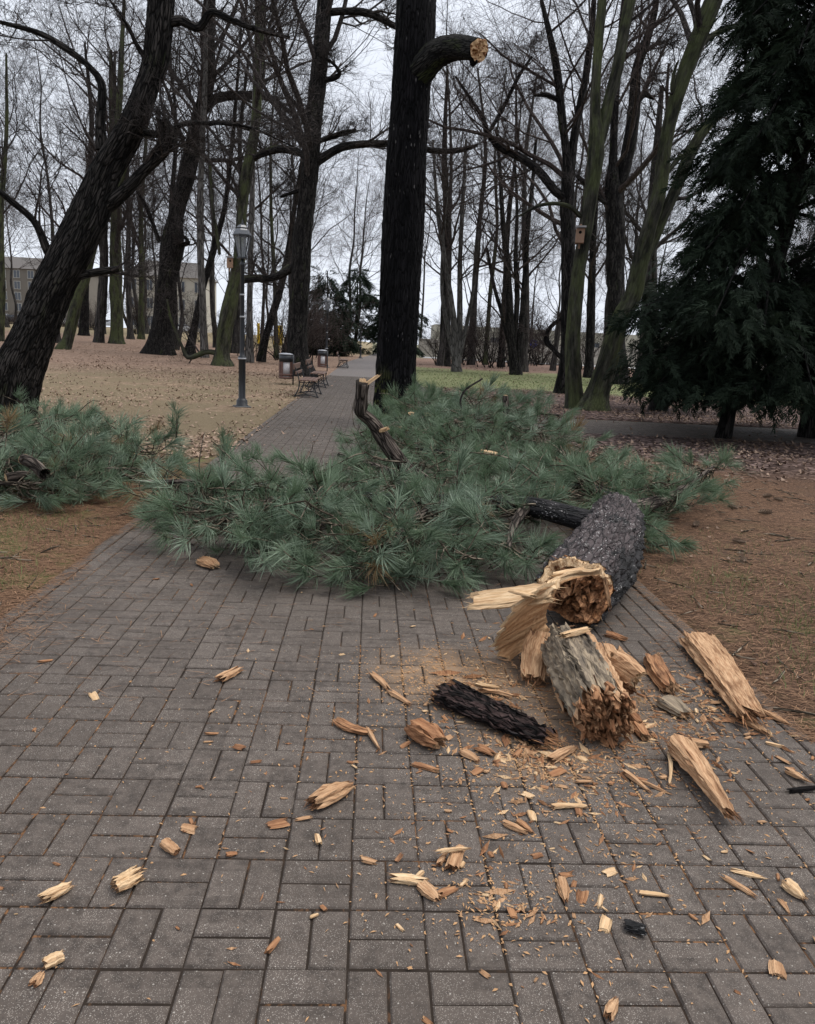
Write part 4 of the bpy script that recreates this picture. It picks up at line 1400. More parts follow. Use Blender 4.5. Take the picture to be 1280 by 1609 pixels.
# ------------------------------------------------------------------ the fallen limb: log, torn end, boughs and needles
def fallen_limb():
    rng = np.random.default_rng(8)
    a = np.array([1.215, 4.05, .225])
    bpt = np.array([2.10, 6.05, .25])
    base = np.array([1.65, 5.0, 0.0])
    t = thing('fallen_pine_limb', 'huge broken pine limb with torn orange end and green needles lying across the pavers', 'fallen tree', base)
    ax = norm(bpt - a)
    n1 = norm(np.cross(ax, [0, 0, 1]))          # points to the right of the log as seen from the camera
    n2 = np.cross(n1, ax)
    L = np.linalg.norm(bpt - a)
    # bark mantle with a ragged near edge
    S, K = 110, 120
    th = np.linspace(0, 2 * math.pi, S, endpoint=False)
    md = bark_mod(rng, 0, .075, 15, .03)
    def ringnoise(n, amp):
        v = rng.normal(0, amp, n)
        return np.interp(th, np.linspace(0, 2 * math.pi, n + 1), np.append(v, v[0]))
    rag = 0.05 * np.sin(3 * th + .5) + .03 * np.sin(8 * th) + ringnoise(34, .009) + rng.normal(0, .003, S)
    u = np.linspace(0, 1, K)
    ss = (rag[None, :] * (1 - u[:, None])) + u[:, None] * L
    cen_r = 0.205 + .02 * u + .02 * np.sin(5 * u)
    rr = cen_r[:, None] * md(th[None, :], ss)
    pl = np.abs(np.sin(11 * th[None] + 2.5 * np.sin(6 * ss))) * np.abs(np.sin(17 * ss + 2 * np.sin(5 * th[None])))
    rr = rr * (1 + .10 * (pl - .4) * (u[:, None] > .03) + rng.normal(0, .012, rr.shape))
    rr[-12:] *= np.linspace(1, .55, 12)[:, None]
    bend_ = .05 * np.sin(3.0 * u)[:, None]
    V = a + ax * ss[..., None] + n1 * (np.cos(th) * rr + bend_)[..., None] + n2 * (np.sin(th) * rr)[..., None]
    V[..., 2] = np.maximum(V[..., 2], .004)
    bk = np.stack([np.cos(th)[None] * rr, np.sin(th)[None] * rr, ss], -1)
    idx = np.arange(K * S).reshape(K, S)
    r1 = np.roll(idx, -1, 1)
    q = np.stack([idx[:-1], idx[1:], r1[1:], r1[:-1]], -1).reshape(-1, 4)[:, ::-1]
    bf = Buf().add(V, quads=q, bark=bk)
    bf.obj('bark', M['bark_log'], t, True, base)
    # torn wood inside the mantle: pale rim, then a rotten crumbling hollow
    rings = [(.985, .02, 0), (.955, -.02, 0), (.90, -.04, 0), (.82, -.02, 0), (.72, -.005, 1), (.6, .005, 1), (.48, .0, 1), (.36, .01, 1), (.22, .0, 1), (.06, .005, 1)]
    V, bk, mt = [], [], []
    for k, (f, dep, m_) in enumerate(rings):
        jag = ringnoise(40 if m_ else 16, .022 if m_ else .007) + rng.normal(0, .004, S)
        lump = .035 * np.sin(4 * th + 2 * k) * m_ + .03 * np.sin(9 * th - k) * m_
        dd = rag + dep + jag + lump
        rrr = (cen_r[0] * 1.0 if k else rr[0]) * (f - .14 * (k in (2, 3, 4)) * np.maximum(0, np.cos(th - 2.1))) * (1 + ringnoise(22, .03) * (f < .95))
        V.append(a + ax * dd[:, None] + n1 * (np.cos(th) * rrr)[:, None] + n2 * (np.sin(th) * rrr)[:, None])
        bk.append(np.stack([np.cos(th) * rrr * 1.0, np.sin(th) * rrr, dd + .07 * k], -1))
        mt.append(m_)
    V = np.concatenate(V)
    V[:, 2] = np.maximum(V[:, 2], .006)
    K2 = len(rings)
    idx = np.arange(K2 * S).reshape(K2, S)
    r1 = np.roll(idx, -1, 1)
    q = np.stack([idx[:-1], idx[1:], r1[1:], r1[:-1]], -1).reshape(-1, 4)
    top_left = np.clip(np.cos(th - 2.0) * .9 + .35 + ringnoise(18, .35), 0, 1) > .5
    qm = np.concatenate([np.where(top_left, m_, np.where(rng.random(S) < .35, 1, 2) if not m_ else 1) for m_ in mt[1:]])
    Buf().add(V, quads=q, mat=qm, bark=np.concatenate(bk)).obj('torn_end', [M['wood_pale'], M['wood_rot'], M['wood_orange']], t, False, base)
    # crumbs of rotten heartwood standing in the hollow
    cb = Buf()
    for k in range(230):
        aa, f = rng.uniform(0, 6.28), math.sqrt(rng.random()) * .86
        p = a + ax * (rag[int(aa / 6.2832 * S) % S] * f + rng.uniform(-.035, .02)) + n1 * math.cos(aa) * .195 * f + n2 * math.sin(aa) * .195 * f
        Vc, qc, tc, qm, tm, bc = fibre(rng.uniform(.02, .06), rng.uniform(.012, .03), rng.uniform(.01, .025), 900 + k, N=7, Mr=4, jag=.15, flat=1.0, mats=(0, 0))
        dd = norm(-ax + rng.normal(0, .55, 3))
        Rm = rot_from_x(dd[None], np.array([rng.uniform(0, 6.28)]))[0]
        cb.add(Vc @ Rm.T + p, quads=qc, mat=int(rng.random() < .4), bark=bc + rng.random(3))
        cb.T.append(tc + cb.n - len(Vc))
        cb.TM.append(np.zeros(len(tc)))
    tag(cb.obj('rotten_crumbs', [M['wood_rot'], M['wood_orange']], t, False, base), kind='stuff')
    # long fibres left standing round the rim
    hb = Buf()
    for k in range(120):
        aa = rng.normal(1.9, 1.15)
        j = int((aa % 6.2832) / 6.2832 * S) % S
        f = rng.uniform(.8, .99)
        p = a + ax * (rag[j] + .01) + n1 * math.cos(aa) * cen_r[0] * f + n2 * math.sin(aa) * cen_r[0] * f
        ln = float(rng.lognormal(math.log(.05), .6))
        dd = norm(-ax + rng.normal(0, .16, 3) + .25 * (n1 * math.cos(aa) + n2 * math.sin(aa)))
        w1 = norm(np.cross(dd, rng.normal(size=3))) * rng.uniform(.0015, .006)
        w2 = np.cross(dd, w1) * .6
        P4 = np.array([p - w1, p + w1, p + w2, p + dd * ln])
        P4[:, 2] = np.maximum(P4[:, 2], .004)
        hb.add(P4, tris=[[0, 1, 3], [1, 2, 3], [2, 0, 3]], mat=int(rng.random() < .35), bark=P4[:, [0, 2, 1]])
    tag(hb.obj('rim_fibres', [M['wood_pale'], M['wood_orange']], t, False, base), kind='stuff')
    # the peeled sheet on the left of the break
    U = [[(946, 902, .41), (895, 908, .435), (868, 938, .34), (858, 966, .20), (862, 992, .06)],
         [(905, 906, .445), (852, 930, .41), (828, 962, .28), (818, 992, .14), (826, 1018, .02)],
         [(860, 922, .44), (818, 950, .36), (795, 985, .23), (784, 1012, .09), (803, 1036, .004)]]
    ctl = np.array([[G(*c) for c in row] for row in U])
    n_u, n_v = 22, 34
    rows = np.stack([spline(ctl[r], n_v) for r in range(3)])
    grid = np.stack([spline(rows[:, j], n_u) for j in range(n_v)], 1)          # n_u, n_v, 3
    du = np.gradient(grid, axis=0)
    dv = np.gradient(grid, axis=1)
    nn = norm(np.cross(du, dv))
    ridge = (.006 * np.sin(np.linspace(0, 40, n_v)) + .004 * rng.normal(size=n_v))[None, :, None] + rng.normal(0, .0015, (n_u, n_v, 1))
    grid = grid + nn * ridge
    ext = (np.abs(rng.normal(0, .035, n_v)) * (np.linspace(0, 1, n_u) ** 2)[:, None])[..., None]
    grid = grid + norm(du) * ext
    back = grid - nn * np.linspace(.035, .012, n_u)[:, None, None]
    Vs = np.concatenate([grid.reshape(-1, 3), back.reshape(-1, 3)])
    Vs[:, 2] = np.maximum(Vs[:, 2], .003)
    i = np.arange(n_u * n_v).reshape(n_u, n_v)
    o_ = n_u * n_v
    q1 = np.stack([i[:-1, :-1], i[1:, :-1], i[1:, 1:], i[:-1, 1:]], -1).reshape(-1, 4)
    q2 = q1[:, ::-1] + o_
    rim = []
    loop = list(i[0, :]) + list(i[1:, -1]) + list(i[-1, :-1][::-1]) + list(i[1:-1, 0][::-1])
    for k in range(len(loop)):
        p_, q_ = loop[k], loop[(k + 1) % len(loop)]
        rim.append([p_, q_, q_ + o_, p_ + o_])
    uu, vv = np.meshgrid(np.linspace(0, .4, n_u), np.linspace(0, .5, n_v), indexing='ij')
    bks = np.stack([vv, vv * .3, uu], -1).reshape(-1, 3)
    Buf().add(Vs, quads=np.concatenate([q1, q2, rim]), mat=np.concatenate([np.zeros(len(q1)), np.ones(len(q2)), np.full(len(rim), 2)]).astype(int), bark=np.concatenate([bks, bks + .5])).obj('peeled_sheet', [M['wood_mid2'], M['wood_pale'], M['wood_pale']], t, False, base)

    def torn(name, pa, za, pb, zb, W, T, seed, mats, roll=0.0, **kw):
        A, c, ln = place_frame(G(*pa, za), G(*pb, zb))
        Vf, qf, tf, qm, tm, bf_ = fibre(ln, W, T, seed, mats=(0, 1), **kw)
        if roll:
            cr, sr = math.cos(roll), math.sin(roll)
            Vf = Vf @ np.array([[1, 0, 0], [0, cr, sr], [0, -sr, cr]])
        Vf = Vf @ A.T + c
        Vf[:, 2] = np.maximum(Vf[:, 2], .003)
        part_mesh(t, base, name, Vf, qf, tf, qm, tm, bf_, mats)
    torn('splinter_tongue', (872, 932), .40, (736, 946), .27, .155, .035, 41, ('wood_pale', 'wood_pale'), roll=-.5, N=18, Mr=12, jag=.07, taper=.12)
    torn('splinter', (842, 938), .42, (800, 928), .40, .05, .02, 42, ('wood_pale', 'wood_pale'), N=10, jag=.15)
    torn('splinter', (905, 985), .05, (845, 992), .02, .03, .02, 43, ('wood_mid', 'wood_rot'), N=9, jag=.2)
    torn('splinter', (948, 905), .34, (958, 960), .14, .05, .03, 44, ('wood_mid', 'wood_rot'), N=10, jag=.18)
    torn('splinter', (920, 895), .45, (860, 905), .45, .045, .03, 45, ('wood_pale', 'wood_pale'), N=12, jag=.12)
    torn('splinter', (900, 968), .10, (935, 975), .08, .04, .03, 46, ('wood_rot', 'wood_rot'), N=10, jag=.2)
    # boughs
    f1 = a + ax * L * .75
    stems = []
    k1 = stem(t, base, [[*f1, .10], [1.35, 5.95, .30, .085], [.85, 6.2, .26, .07], [.1, 6.3, .24, .055], [-.7, 6.5, .25, .04], [-1.5, 7.0, .22, .02]], seed=1, n=40, mat='bark_log')
    k2 = stem(t, base, [[*bpt, .13], [2.2, 6.9, .26, .07], [1.9, 7.8, .26, .05], [1.3, 8.6, .3, .035], [.5, 9.2, .3, .02]], seed=2, n=40, mat='bark_log')
    k3 = stem(t, base, [[*bpt, .10], [2.65, 6.55, .28, .05], [3.1, 7.05, .34, .03], [3.6, 7.6, .46, .016]], seed=3, n=30)
    k4 = stem(t, base, [[.75, 6.2, .26, .05], [.45, 5.6, .30, .035], [.2, 5.0, .26, .018]], seed=4)
    k5 = stem(t, base, [[-.2, 6.35, .24, .045], [-.7, 5.8, .3, .03], [-1.0, 5.3, .26, .016]], seed=5)
    k6 = stem(t, base, [[-.5, 6.45, .25, .04], [-1.3, 6.2, .34, .026], [-1.9, 6.35, .3, .012]], seed=6)
    k7 = stem(t, base, [[.4, 6.3, .25, .05], [.2, 7.0, .36, .035], [-.3, 7.7, .4, .02]], seed=7)
    k8 = stem(t, base, [[1.3, 5.95, .3, .05], [1.1, 5.4, .26, .03], [1.0, 5.0, .2, .015]], seed=8)
    stems = [k1, k2, k3, k4, k5, k6, k7, k8]
    blobs = [((-.25, 5.2, .24), (.75, .72, .32), 100), ((.45, 5.05, .20), (.55, .55, .28), 75), ((-1.0, 5.65, .24), (.65, .65, .30), 70), ((.1, 4.85, .10), (.6, .35, .12), 30), ((.05, 6.1, .26), (.95, .7, .28), 90), ((.9, 5.75, .26), (.5, .6, .30), 55),
             ((-1.45, 6.3, .18), (.45, .45, .2), 28), ((-.8, 6.8, .24), (.9, .6, .26), 70), ((.6, 7.4, .30), (.9, .8, .32), 75), ((1.4, 7.4, .34), (.8, .8, .34), 60), ((1.0, 8.7, .42), (.9, .8, .42), 60),
             ((2.6, 6.9, .24), (.45, .55, .26), 38), ((3.05, 7.3, .34), (.45, .5, .24), 34), ((3.5, 7.7, .42), (.4, .4, .2), 18), ((2.3, 5.9, .16), (.22, .35, .18), 14), ((1.2, 5.15, .12), (.25, .25, .12), 12), ((2.0, 6.75, .36), (.42, .5, .30), 46), ((1.45, 6.35, .34), (.42, .42, .28), 40), ((2.45, 7.6, .34), (.55, .6, .3), 36)]
    foliage(t, base, stems, blobs, 21, 300)
    # long bare twigs that stand clear of the needles
    for k, pl in enumerate(([(590, 840, .2), (640, 800, .4), (690, 790, .5)], [(690, 850, .35), (720, 880, .25), (760, 820, .45)], [(860, 760, .5), (800, 720, .6), (730, 710, .6), (690, 705, .55)], [(905, 745, .5), (870, 700, .62), (820, 690, .6)],
                            [(300, 760, .25), (255, 735, .4), (215, 700, .55)], [(560, 880, .15), (600, 900, .12), (640, 940, .05)], [(880, 700, .45), (900, 740, .4), (930, 790, .3)], [(1040, 740, .4), (1090, 715, .5), (1125, 700, .55)])):
        bf = Buf()
        P_ = spline(np.array([[*G(x, y, z), .006] for x, y, z in pl]), 12)
        tubes(bf, P_[None, :, :3], np.linspace(.007, .003, 12)[None], 5, rng)
        bf.obj('bare_twig', M['pine_twig'], t, True, base)
    return t


M['wood_orange'] = wood_mat('orange_rotting_wood', (0.50, 0.27, 0.13), (0.34, 0.155, 0.07), (0.12, 0.05, 0.025), grain=120, rot=.05)
M['wood_mid2'] = wood_mat('torn_inner_wood', (0.55, 0.345, 0.185), (0.39, 0.21, 0.10), (0.20, 0.095, 0.042), grain=110, rot=.02)
fallen_limb()


def bough(name, label, base, stems_pts, blobs, seed, n_obj, **kw):
    base = np.array(base, float)
    t = thing(name, label, 'fallen bough', base)
    stems = [stem(t, base, sp, seed=seed + k, n=26) for k, sp in enumerate(stems_pts)]
    foliage(t, base, stems, blobs, seed, n_obj, **kw)
    return t


LB = bough('pine_bough', 'green pine bough with a sawn end lying on the lawn at the left edge', (-3.1, 7.3, 0),
           [[[-3.75, 6.45, .30, .055], [-3.4, 7.0, .30, .045], [-2.9, 7.6, .34, .03], [-2.5, 8.2, .34, .015]], [[-3.5, 6.85, .30, .03], [-2.9, 6.9, .30, .025], [-2.3, 7.0, .28, .012]], [[-3.45, 6.95, .3, .03], [-3.7, 7.8, .4, .02], [-3.9, 8.8, .46, .01]],
            [[-3.7, 6.6, .22, .03], [-3.2, 6.5, .2, .02], [-2.7, 6.6, .2, .01]]],
           [((-2.9, 6.75, .22), (.62, .45, .26), 95), ((-3.5, 7.4, .32), (.6, .65, .34), 85), ((-2.75, 7.3, .26), (.42, .6, .28), 62), ((-3.3, 8.3, .36), (.8, .7, .38), 85), ((-2.6, 8.1, .28), (.5, .55, .28), 50), ((-4.0, 8.6, .40), (.5, .6, .4), 45), 
            ((-4.05, 9.4, .36), (.6, .6, .34), 40), ((-1.95, 6.9, .36), (.2, .25, .2), 9)], 61, 280)
RB = bough('pine_bough', 'dark green heap of pine boughs piled against the black pine trunk', (1.3, 11.2, 0),
           [[[.6, 13.6, .3, .06], [1.0, 12.4, .45, .05], [1.6, 11.2, .5, .035], [2.2, 10.0, .5, .015]], [[1.0, 12.4, .45, .04], [2.0, 12.0, .6, .03], [2.9, 11.4, .6, .015]], [[1.2, 12.0, .45, .03], [.5, 11.0, .45, .02], [.2, 10.2, .4, .01]], [[1.6, 11.2, .5, .03], [1.3, 10.4, .6, .02], [1.1, 9.8, .6, .01]]],
           [((1.2, 12.6, .50), (.9, .8, .50), 90), ((1.9, 11.6, .55), (.9, .8, .5), 90), ((2.4, 11.2, .5), (.6, .7, .46), 55), ((.9, 11.2, .42), (.9, .8, .42), 80), ((1.6, 10.2, .45), (.9, .8, .45), 80), ((.4, 10.0, .32), (.8, .8, .32), 60), ((2.1, 9.8, .42), (.6, .7, .42), 50), ((2.7, 9.4, .3), (.5, .6, .3), 22),
            ((.2, 9.2, .16), (.5, .5, .18), 24), ((1.0, 13.6, .5), (.5, .5, .45), 40)], 71, 240, size=(.95, 1.35))


def extras_on_boughs():
    rng = np.random.default_rng(9)
    # the broken branch that stands up out of the needles
    Y = 7.0
    rows = px_line([(668, 765, 36), (640, 738, 34), (617, 712, 32), (600, 686, 30), (585, 664, 27), (568, 649, 25), (566, 640, 24), (568, 620, 20), (570, 600, 22)], Y, -.3)
    base = np.array([rows[0, 0], rows[0, 1], 0.0])
    t = thing('broken_branch', 'thick bent pine branch with a snapped pale tip sticking up from the needles', 'branch', base)
    b = Buf()
    s = spline(rows, 60)
    tubes(b, s[None, :, :3], s[None, :, 3], 22, rng, caps=True, mod=bark_mod(rng, 0, .06, 11, .07))
    b.obj('branch', M['bark_stub'], t, True, base)
    top = s[-1]
    for k, (dx, dz, ln, W) in enumerate(((.0, .02, .07, .06), (.09, .05, .19, .05), (-.05, .03, .06, .03))):
        p1 = top[:3] + np.array([dx * .2, 0, -.03])
        p2 = top[:3] + np.array([dx + .03 * k, .01, dz])
        A, c, L = place_frame(p1, p2)
        Vf, qf, tf, qm, tm, bk = fibre(max(L, ln), W, .03, 70 + k, mats=(0, 0), N=10, flat=1.0)
        part_mesh(t, base, 'splinter', Vf @ A.T + c, qf, tf, qm, tm, bk, ('wood_pale',))
    kn = s[34]
    A, c, L = place_frame(kn[:3] + [.03, -.06, 0], kn[:3] + [.09, -.10, .03])
    Vf, qf, tf, qm, tm, bk = fibre(.09, .06, .04, 77, mats=(0, 0), N=10, flat=1.0)
    part_mesh(t, base, 'splinter', Vf @ A.T + c, qf, tf, qm, tm, bk, ('wood_pale',))
    # sawn ends on the left bough
    for (p1, z1, p2, z2, r) in (((70, 745), .34, (38, 722), .42, .05), ((60, 752), .22, (10, 752), .24, .045)):
        a, c2 = G(*p1, z1), G(*p2, z2)
        b = Buf()
        P = spline(np.array([[*a, r], [*((a + c2) / 2 + [0, 0, .02]), r], [*c2, r * .95]]), 10)
        tubes(b, P[None, :, :3], P[None, :, 3], 14, rng, mod=bark_mod(rng, 0, .05, 9, .04))
        o = b.obj('sawn_stub', M['bark_stub'], LB, True, np.array(LB.location))
        T = norm(P[-1, :3] - P[-2, :3])
        A = rot_from_x(T[None], np.zeros(1))[0]
        th = np.linspace(0, 2 * math.pi, 14, endpoint=False)
        V = np.concatenate([[P[-1, :3] + T * .012], P[-1, :3] + T * .004 + (np.stack([0 * th, np.cos(th), np.sin(th)], -1) * r * .98) @ A.T])
        b = Buf().add(V, tris=[[0, 1 + k, 1 + (k + 1) % 14] for k in range(14)], bark=V * 3)
        link('cut_face', b.mesh('cut_face', M['wood_pale'], False, np.array(LB.location)), o)
    # upright leader shoots that stand above the masses
    for (tt, x, y, Y, h) in ((LB, 93, 650, 8.9, .42), (LB, 278, 655, 8.4, .3), (LB, 350, 700, 7.6, .25)):
        p = AT(x, y, Y)
        bs = np.array(tt.location)
        b = Buf()
        tubes(b, np.stack([p - [0.02, 0, h], p - [.01, 0, h * .5], p])[None], np.array([[.008, .006, .005]]), 5, rng)
        b.obj('leader', M['pine_twig'], tt, True, bs)
        for k in range(4):
            o = link('shoot', SHOOT_ME[k], tt)
            m4 = Matrix(rot_from_x(norm(np.array([[rng.normal(0, .3), rng.normal(0, .3), 1.0]])), np.array([k * 1.5]))[0].tolist()).to_4x4()
            m4.translation = (p - bs - np.array([0, 0, .09 * k])).tolist()
            o.matrix_local = m4
    # on the rear heap: a sawn upright peg, a bent bare twig, broken tips
    bs = np.array(RB.location)
    for (pts, r0, nm, mt) in (([(795, 655), (794, 622)], .05, 'sawn_peg', 'bark_stub'), ([(728, 648), (723, 630), (732, 612), (758, 595)], .016, 'bare_twig', 'twig')):
        b = Buf()
        P = spline(np.array([[*AT(x, y, 10.6), r0 * (1 - .3 * k / len(pts))] for k, (x, y) in enumerate(pts)]), 14)
        tubes(b, P[None, :, :3], P[None, :, 3], 10, rng, caps=True)
        o = b.obj(nm, M[mt], RB, True, bs)
        if nm == 'sawn_peg':
            th = np.linspace(0, 2 * math.pi, 10, endpoint=False)
            V = np.concatenate([[P[-1, :3] + [0, 0, .012]], P[-1, :3] + np.stack([np.cos(th) * r0 * .7, np.sin(th) * r0 * .7, 0 * th + .008], -1)])
            bb = Buf().add(V, tris=[[0, 1 + k, 1 + (k + 1) % 10] for k in range(10)], bark=V * 3)
            link('cut_face', bb.mesh('cut_face', M['wood_pale'], False, bs), o)
    for k, (x, y, Y) in enumerate(((646, 650, 11.5), (672, 652, 11.5), (630, 672, 10.8), (768, 712, 8.2))):
        p = AT(x, y, Y)
        Vf, qf, tf, qm, tm, bk = fibre(.2, .09, .05, 85 + k, mats=(0, 0), N=10, flat=1.0)
        A = rot_from_x(norm(rng.normal(size=(1, 3)) * np.array([1, 1, .3])), np.zeros(1))[0]
        part_mesh(RB, bs, 'splinter', Vf @ A.T + p, qf, tf, qm, tm, bk, ('wood_pale',))


extras_on_boughs()


# ------------------------------------------------------------------ the second block of the break, planks and chips
def rotten_block():
    p1, p2 = G(893, 1014, .16), G(952, 1124, .125)
    base = np.array([*((p1 + p2) / 2)[:2], 0.0])
    t = thing('broken_log_chunk', 'hollow grey-barked log piece with crumbling rotten orange end in front of the big limb', 'log', base)
    A, c, L = place_frame(p1, p2)
    L += .05
    V, q, t3, qm, tm, bk = fibre(L, .265, .26, 501, N=34, Mr=26, jag=.07, taper=.10, flat=.95, mats=(0, 1), sq=.9, rough=.0025)
    g = np.random.default_rng(4)
    # stripped grey upper left, raw wood on the right and the near end
    W = V @ A.T + c
    W[:, 2] = np.maximum(W[:, 2], .004)
    cen = V[q].mean(1)
    ang = np.arctan2(cen[:, 2], cen[:, 1])
    qm = np.where((qm == 0) & ((ang > 1.0) | (ang < -2.4)) & (cen[:, 0] < L * .42), 0, np.where(qm == 1, 2, 1))
    part_mesh(t, base, 'shell', W, q, t3, qm, np.full(len(t3), 2), bk, ('wood_grey', 'wood_mid', 'wood_rot'))
    # crumbling fibres at the near end
    cb = Buf()
    ax = A[:, 0]
    for k in range(150):
        aa, f = g.uniform(0, 6.28), math.sqrt(g.random()) * .12
        p = p2 + ax * g.uniform(-.04, .035) + A[:, 1] * math.cos(aa) * f + A[:, 2] * math.sin(aa) * f
        ln = g.uniform(.025, .09)
        Vc, qc, tc, _, _, bc = fibre(ln, g.uniform(.008, .028), g.uniform(.008, .022), 1000 + k, N=6, Mr=3, jag=.15, flat=1.0, mats=(0, 0))
        Rm = rot_from_x(norm(ax + g.normal(0, .25, 3))[None], np.array([g.uniform(0, 6.28)]))[0]
        W = Vc @ Rm.T + p
        W[:, 2] = np.maximum(W[:, 2], .004)
        cb.add(W, quads=qc, mat=int(g.random() < .3), bark=bc + g.random(3))
        cb.T.append(tc + cb.n - len(Vc))
        cb.TM.append(np.zeros(len(tc)))
    tag(cb.obj('rotten_fibres', [M['wood_rot'], M['wood_mid']], t, False, base), kind='stuff')
    # a split-off cheek on the right, a black pit, a raised flap
    for k, (pa, za, pb, zb, Wd, T, mats) in enumerate((((955, 1035), .16, (1005, 1070), .10, .14, .12, ('wood_mid', 'wood_pale')), ((935, 1012), .22, (948, 1060), .22, .06, .045, ('wood_mid', 'wood_rot')), ((955, 1020), .12, (985, 1090), .06, .12, .10, ('wood_mid', 'wood_rot')), ((880, 1000), .30, (925, 988), .27, .035, .03, ('wood_pale', 'wood_pale')), ((870, 1050), .06, (895, 1120), .03, .07, .06, ('wood_mid', 'wood_rot')))):
        Ak, ck, Lk = place_frame(G(*pa, za), G(*pb, zb))
        Vf, qf, tf, qm, tm, bf = fibre(Lk, Wd, T, 520 + k, N=16, Mr=8, jag=.12, flat=.9, mats=(0, 1))
        W = Vf @ Ak.T + ck
        W[:, 2] = np.maximum(W[:, 2], .004)
        part_mesh(t, base, 'split_cheek', W, qf, tf, qm, tm, bf, mats)


rotten_block()
W_, Wm, Wr = ('wood_pale', 'wood_mid'), ('wood_mid', 'wood_rot'), ('wood_rot', 'wood_rot')
CH = 'wood chunk'
chunk('wood_plank', 'largest pale split plank lying beside the kerb at right', 'plank', (1098, 1018), (1180, 1140), .19, .085, 601, Wm, N=22, Mr=16, jag=.05, taper=.08, rough=.002)
chunk('wood_wedge', 'long pale tapering wedge of wood pointing at the viewer, right foreground', 'wood piece', (1068, 1188), (1146, 1298), .115, .085, 602, Wm, N=18, Mr=12, jag=.06, taper=.04, point=.62, rough=.002)
chunk('bark_slab', 'charred-looking black bark slab left of the hollow log piece', 'bark', (694, 1098), (858, 1172), .17, .09, 603, ('bark_slab', 'wood_rot'), N=24, Mr=24, jag=.05, taper=.1, rough=.005)
chunk('wood_chunk', 'pale sliver jutting out under the black bark slab', CH, (703, 1090), (738, 1100), .05, .03, 604, W_, N=9)
chunk('wood_slab', 'tan wood slab leaning against the torn sheet of the big limb', 'wood piece', (850, 1000), (832, 1068), .17, .06, 605, Wm, za=.12, zb=.03, N=16, Mr=10, jag=.06)
chunk('wood_chunk', 'square ragged brown block left of the black bark slab', CH, (645, 1152), (692, 1180), .115, .085, 606, ('wood_rot', 'wood_mid'), N=16, Mr=8)
chunk('wood_chunk', 'ragged brown chunk alone on the pavers at centre, below the curved strip', CH, (487, 1272), (552, 1240), .085, .065, 607, ('wood_mid', 'wood_rot'), N=16, Mr=8, jag=.1)
chunk('wood_chunk', 'rounded pale stick nearest to the middle of the left paving', CH, (342, 1074), (380, 1054), .05, .04, 608, Wm, N=12)
chunk('wood_chunk', 'flat pale block with frayed end, left foreground, right one of two', CH, (180, 1402), (224, 1378), .055, .04, 609, W_, N=14, Mr=8)
chunk('wood_chunk', 'narrow pale block in the left foreground, left one of two', CH, (64, 1420), (114, 1396), .042, .034, 610, W_, N=12)
chunk('wood_chunk', 'pale chip near the bottom left corner, upper of a touching pair', CH, (68, 1520), (100, 1505), .035, .025, 611, W_, N=9)
chunk('wood_chunk', 'brownish chip near the bottom left corner, lower of a touching pair', CH, (52, 1552), (68, 1530), .032, .02, 612, Wm, N=9)
chunk('wood_strip', 'curved reddish strip of wood left of the ragged brown block', 'wood strip', (522, 1138), (580, 1158), .055, .03, 613, ('wood_rot', 'wood_mid'), curve=.5, N=12, Mr=10)
chunk('wood_strip', 'short strip hooked onto the curved reddish strip', 'wood strip', (576, 1148), (596, 1182), .022, .018, 614, Wm, N=8)
chunk('wood_strip', 'jagged pale strip at the edge of the sawdust, upper of two in line', 'wood strip', (584, 1060), (612, 1086), .035, .025, 615, Wm, N=10)
chunk('wood_strip', 'pale strip at the edge of the sawdust, lower of two in line', 'wood strip', (612, 1088), (646, 1110), .03, .02, 616, Wm, N=9)
chunk('wood_strip', 'long flat pale lath lying crosswise in the centre foreground', 'wood strip', (866, 1268), (921, 1268), .032, .014, 617, W_, N=10)
chunk('wood_chunk', 'pale upright chip among the pavers at lower centre right', CH, (880, 1382), (888, 1420), .04, .025, 618, Wm, N=10)
chunk('wood_strip', 'flat pale chip shaped like a leaf, lower right', 'wood strip', (1003, 1405), (1050, 1410), .026, .01, 619, W_, N=9)
chunk('wood_strip', 'thin straight stick slanting down right in the right foreground', 'wood strip', (1132, 1378), (1188, 1412), .018, .015, 620, Wm, N=8)
chunk('wood_strip', 'flat pale chip just above the thin straight stick, right foreground', 'wood strip', (1146, 1369), (1204, 1382), .022, .012, 621, W_, N=8)
chunk('wood_chunk', 'blocky pale chip close to the right border', CH, (1232, 1392), (1262, 1418), .055, .035, 622, W_, N=10)
chunk('wood_strip', 'slim chip left below the blocky pale chip at the right border', 'wood strip', (1224, 1415), (1240, 1438), .02, .012, 623, Wm, N=8)
chunk('wood_chunk', 'chip cut off by the bottom border, right of centre', CH, (954, 1604), (968, 1572), .03, .025, 624, Wm, N=9)
chunk('wood_chunk', 'small tan cube-like chip right of the middle left paving', CH, (258, 1328), (278, 1344), .035, .03, 625, Wm, N=9)
chunk('wood_chunk', 'rounded tan branch end peeping from the needles at their left tip', CH, (316, 884), (340, 896), .12, .07, 626, ('wood_mid', 'wood_pale'), N=14, Mr=7)
chunk('wood_chunk', 'top chip of the crossed pile in the centre foreground', CH, (684, 1338), (738, 1332), .02, .016, 627, W_, za=.03, zb=.03, N=8)
chunk('wood_chunk', 'broad chip lying lengthwise under the crossed pile', CH, (706, 1370), (722, 1336), .045, .025, 628, Wm, N=10)
chunk('wood_chunk', 'left slim chip of the crossed pile in the centre foreground', CH, (688, 1362), (700, 1342), .022, .018, 629, Wm, N=8)
chunk('wood_chunk', 'frayed pale chip with a tail, lower centre', CH, (612, 1382), (672, 1390), .035, .02, 630, W_, N=12)
chunk('wood_chunk', 'crumpled brownish chip under the frayed pale one', CH, (660, 1392), (688, 1418), .05, .025, 631, Wm, N=10)
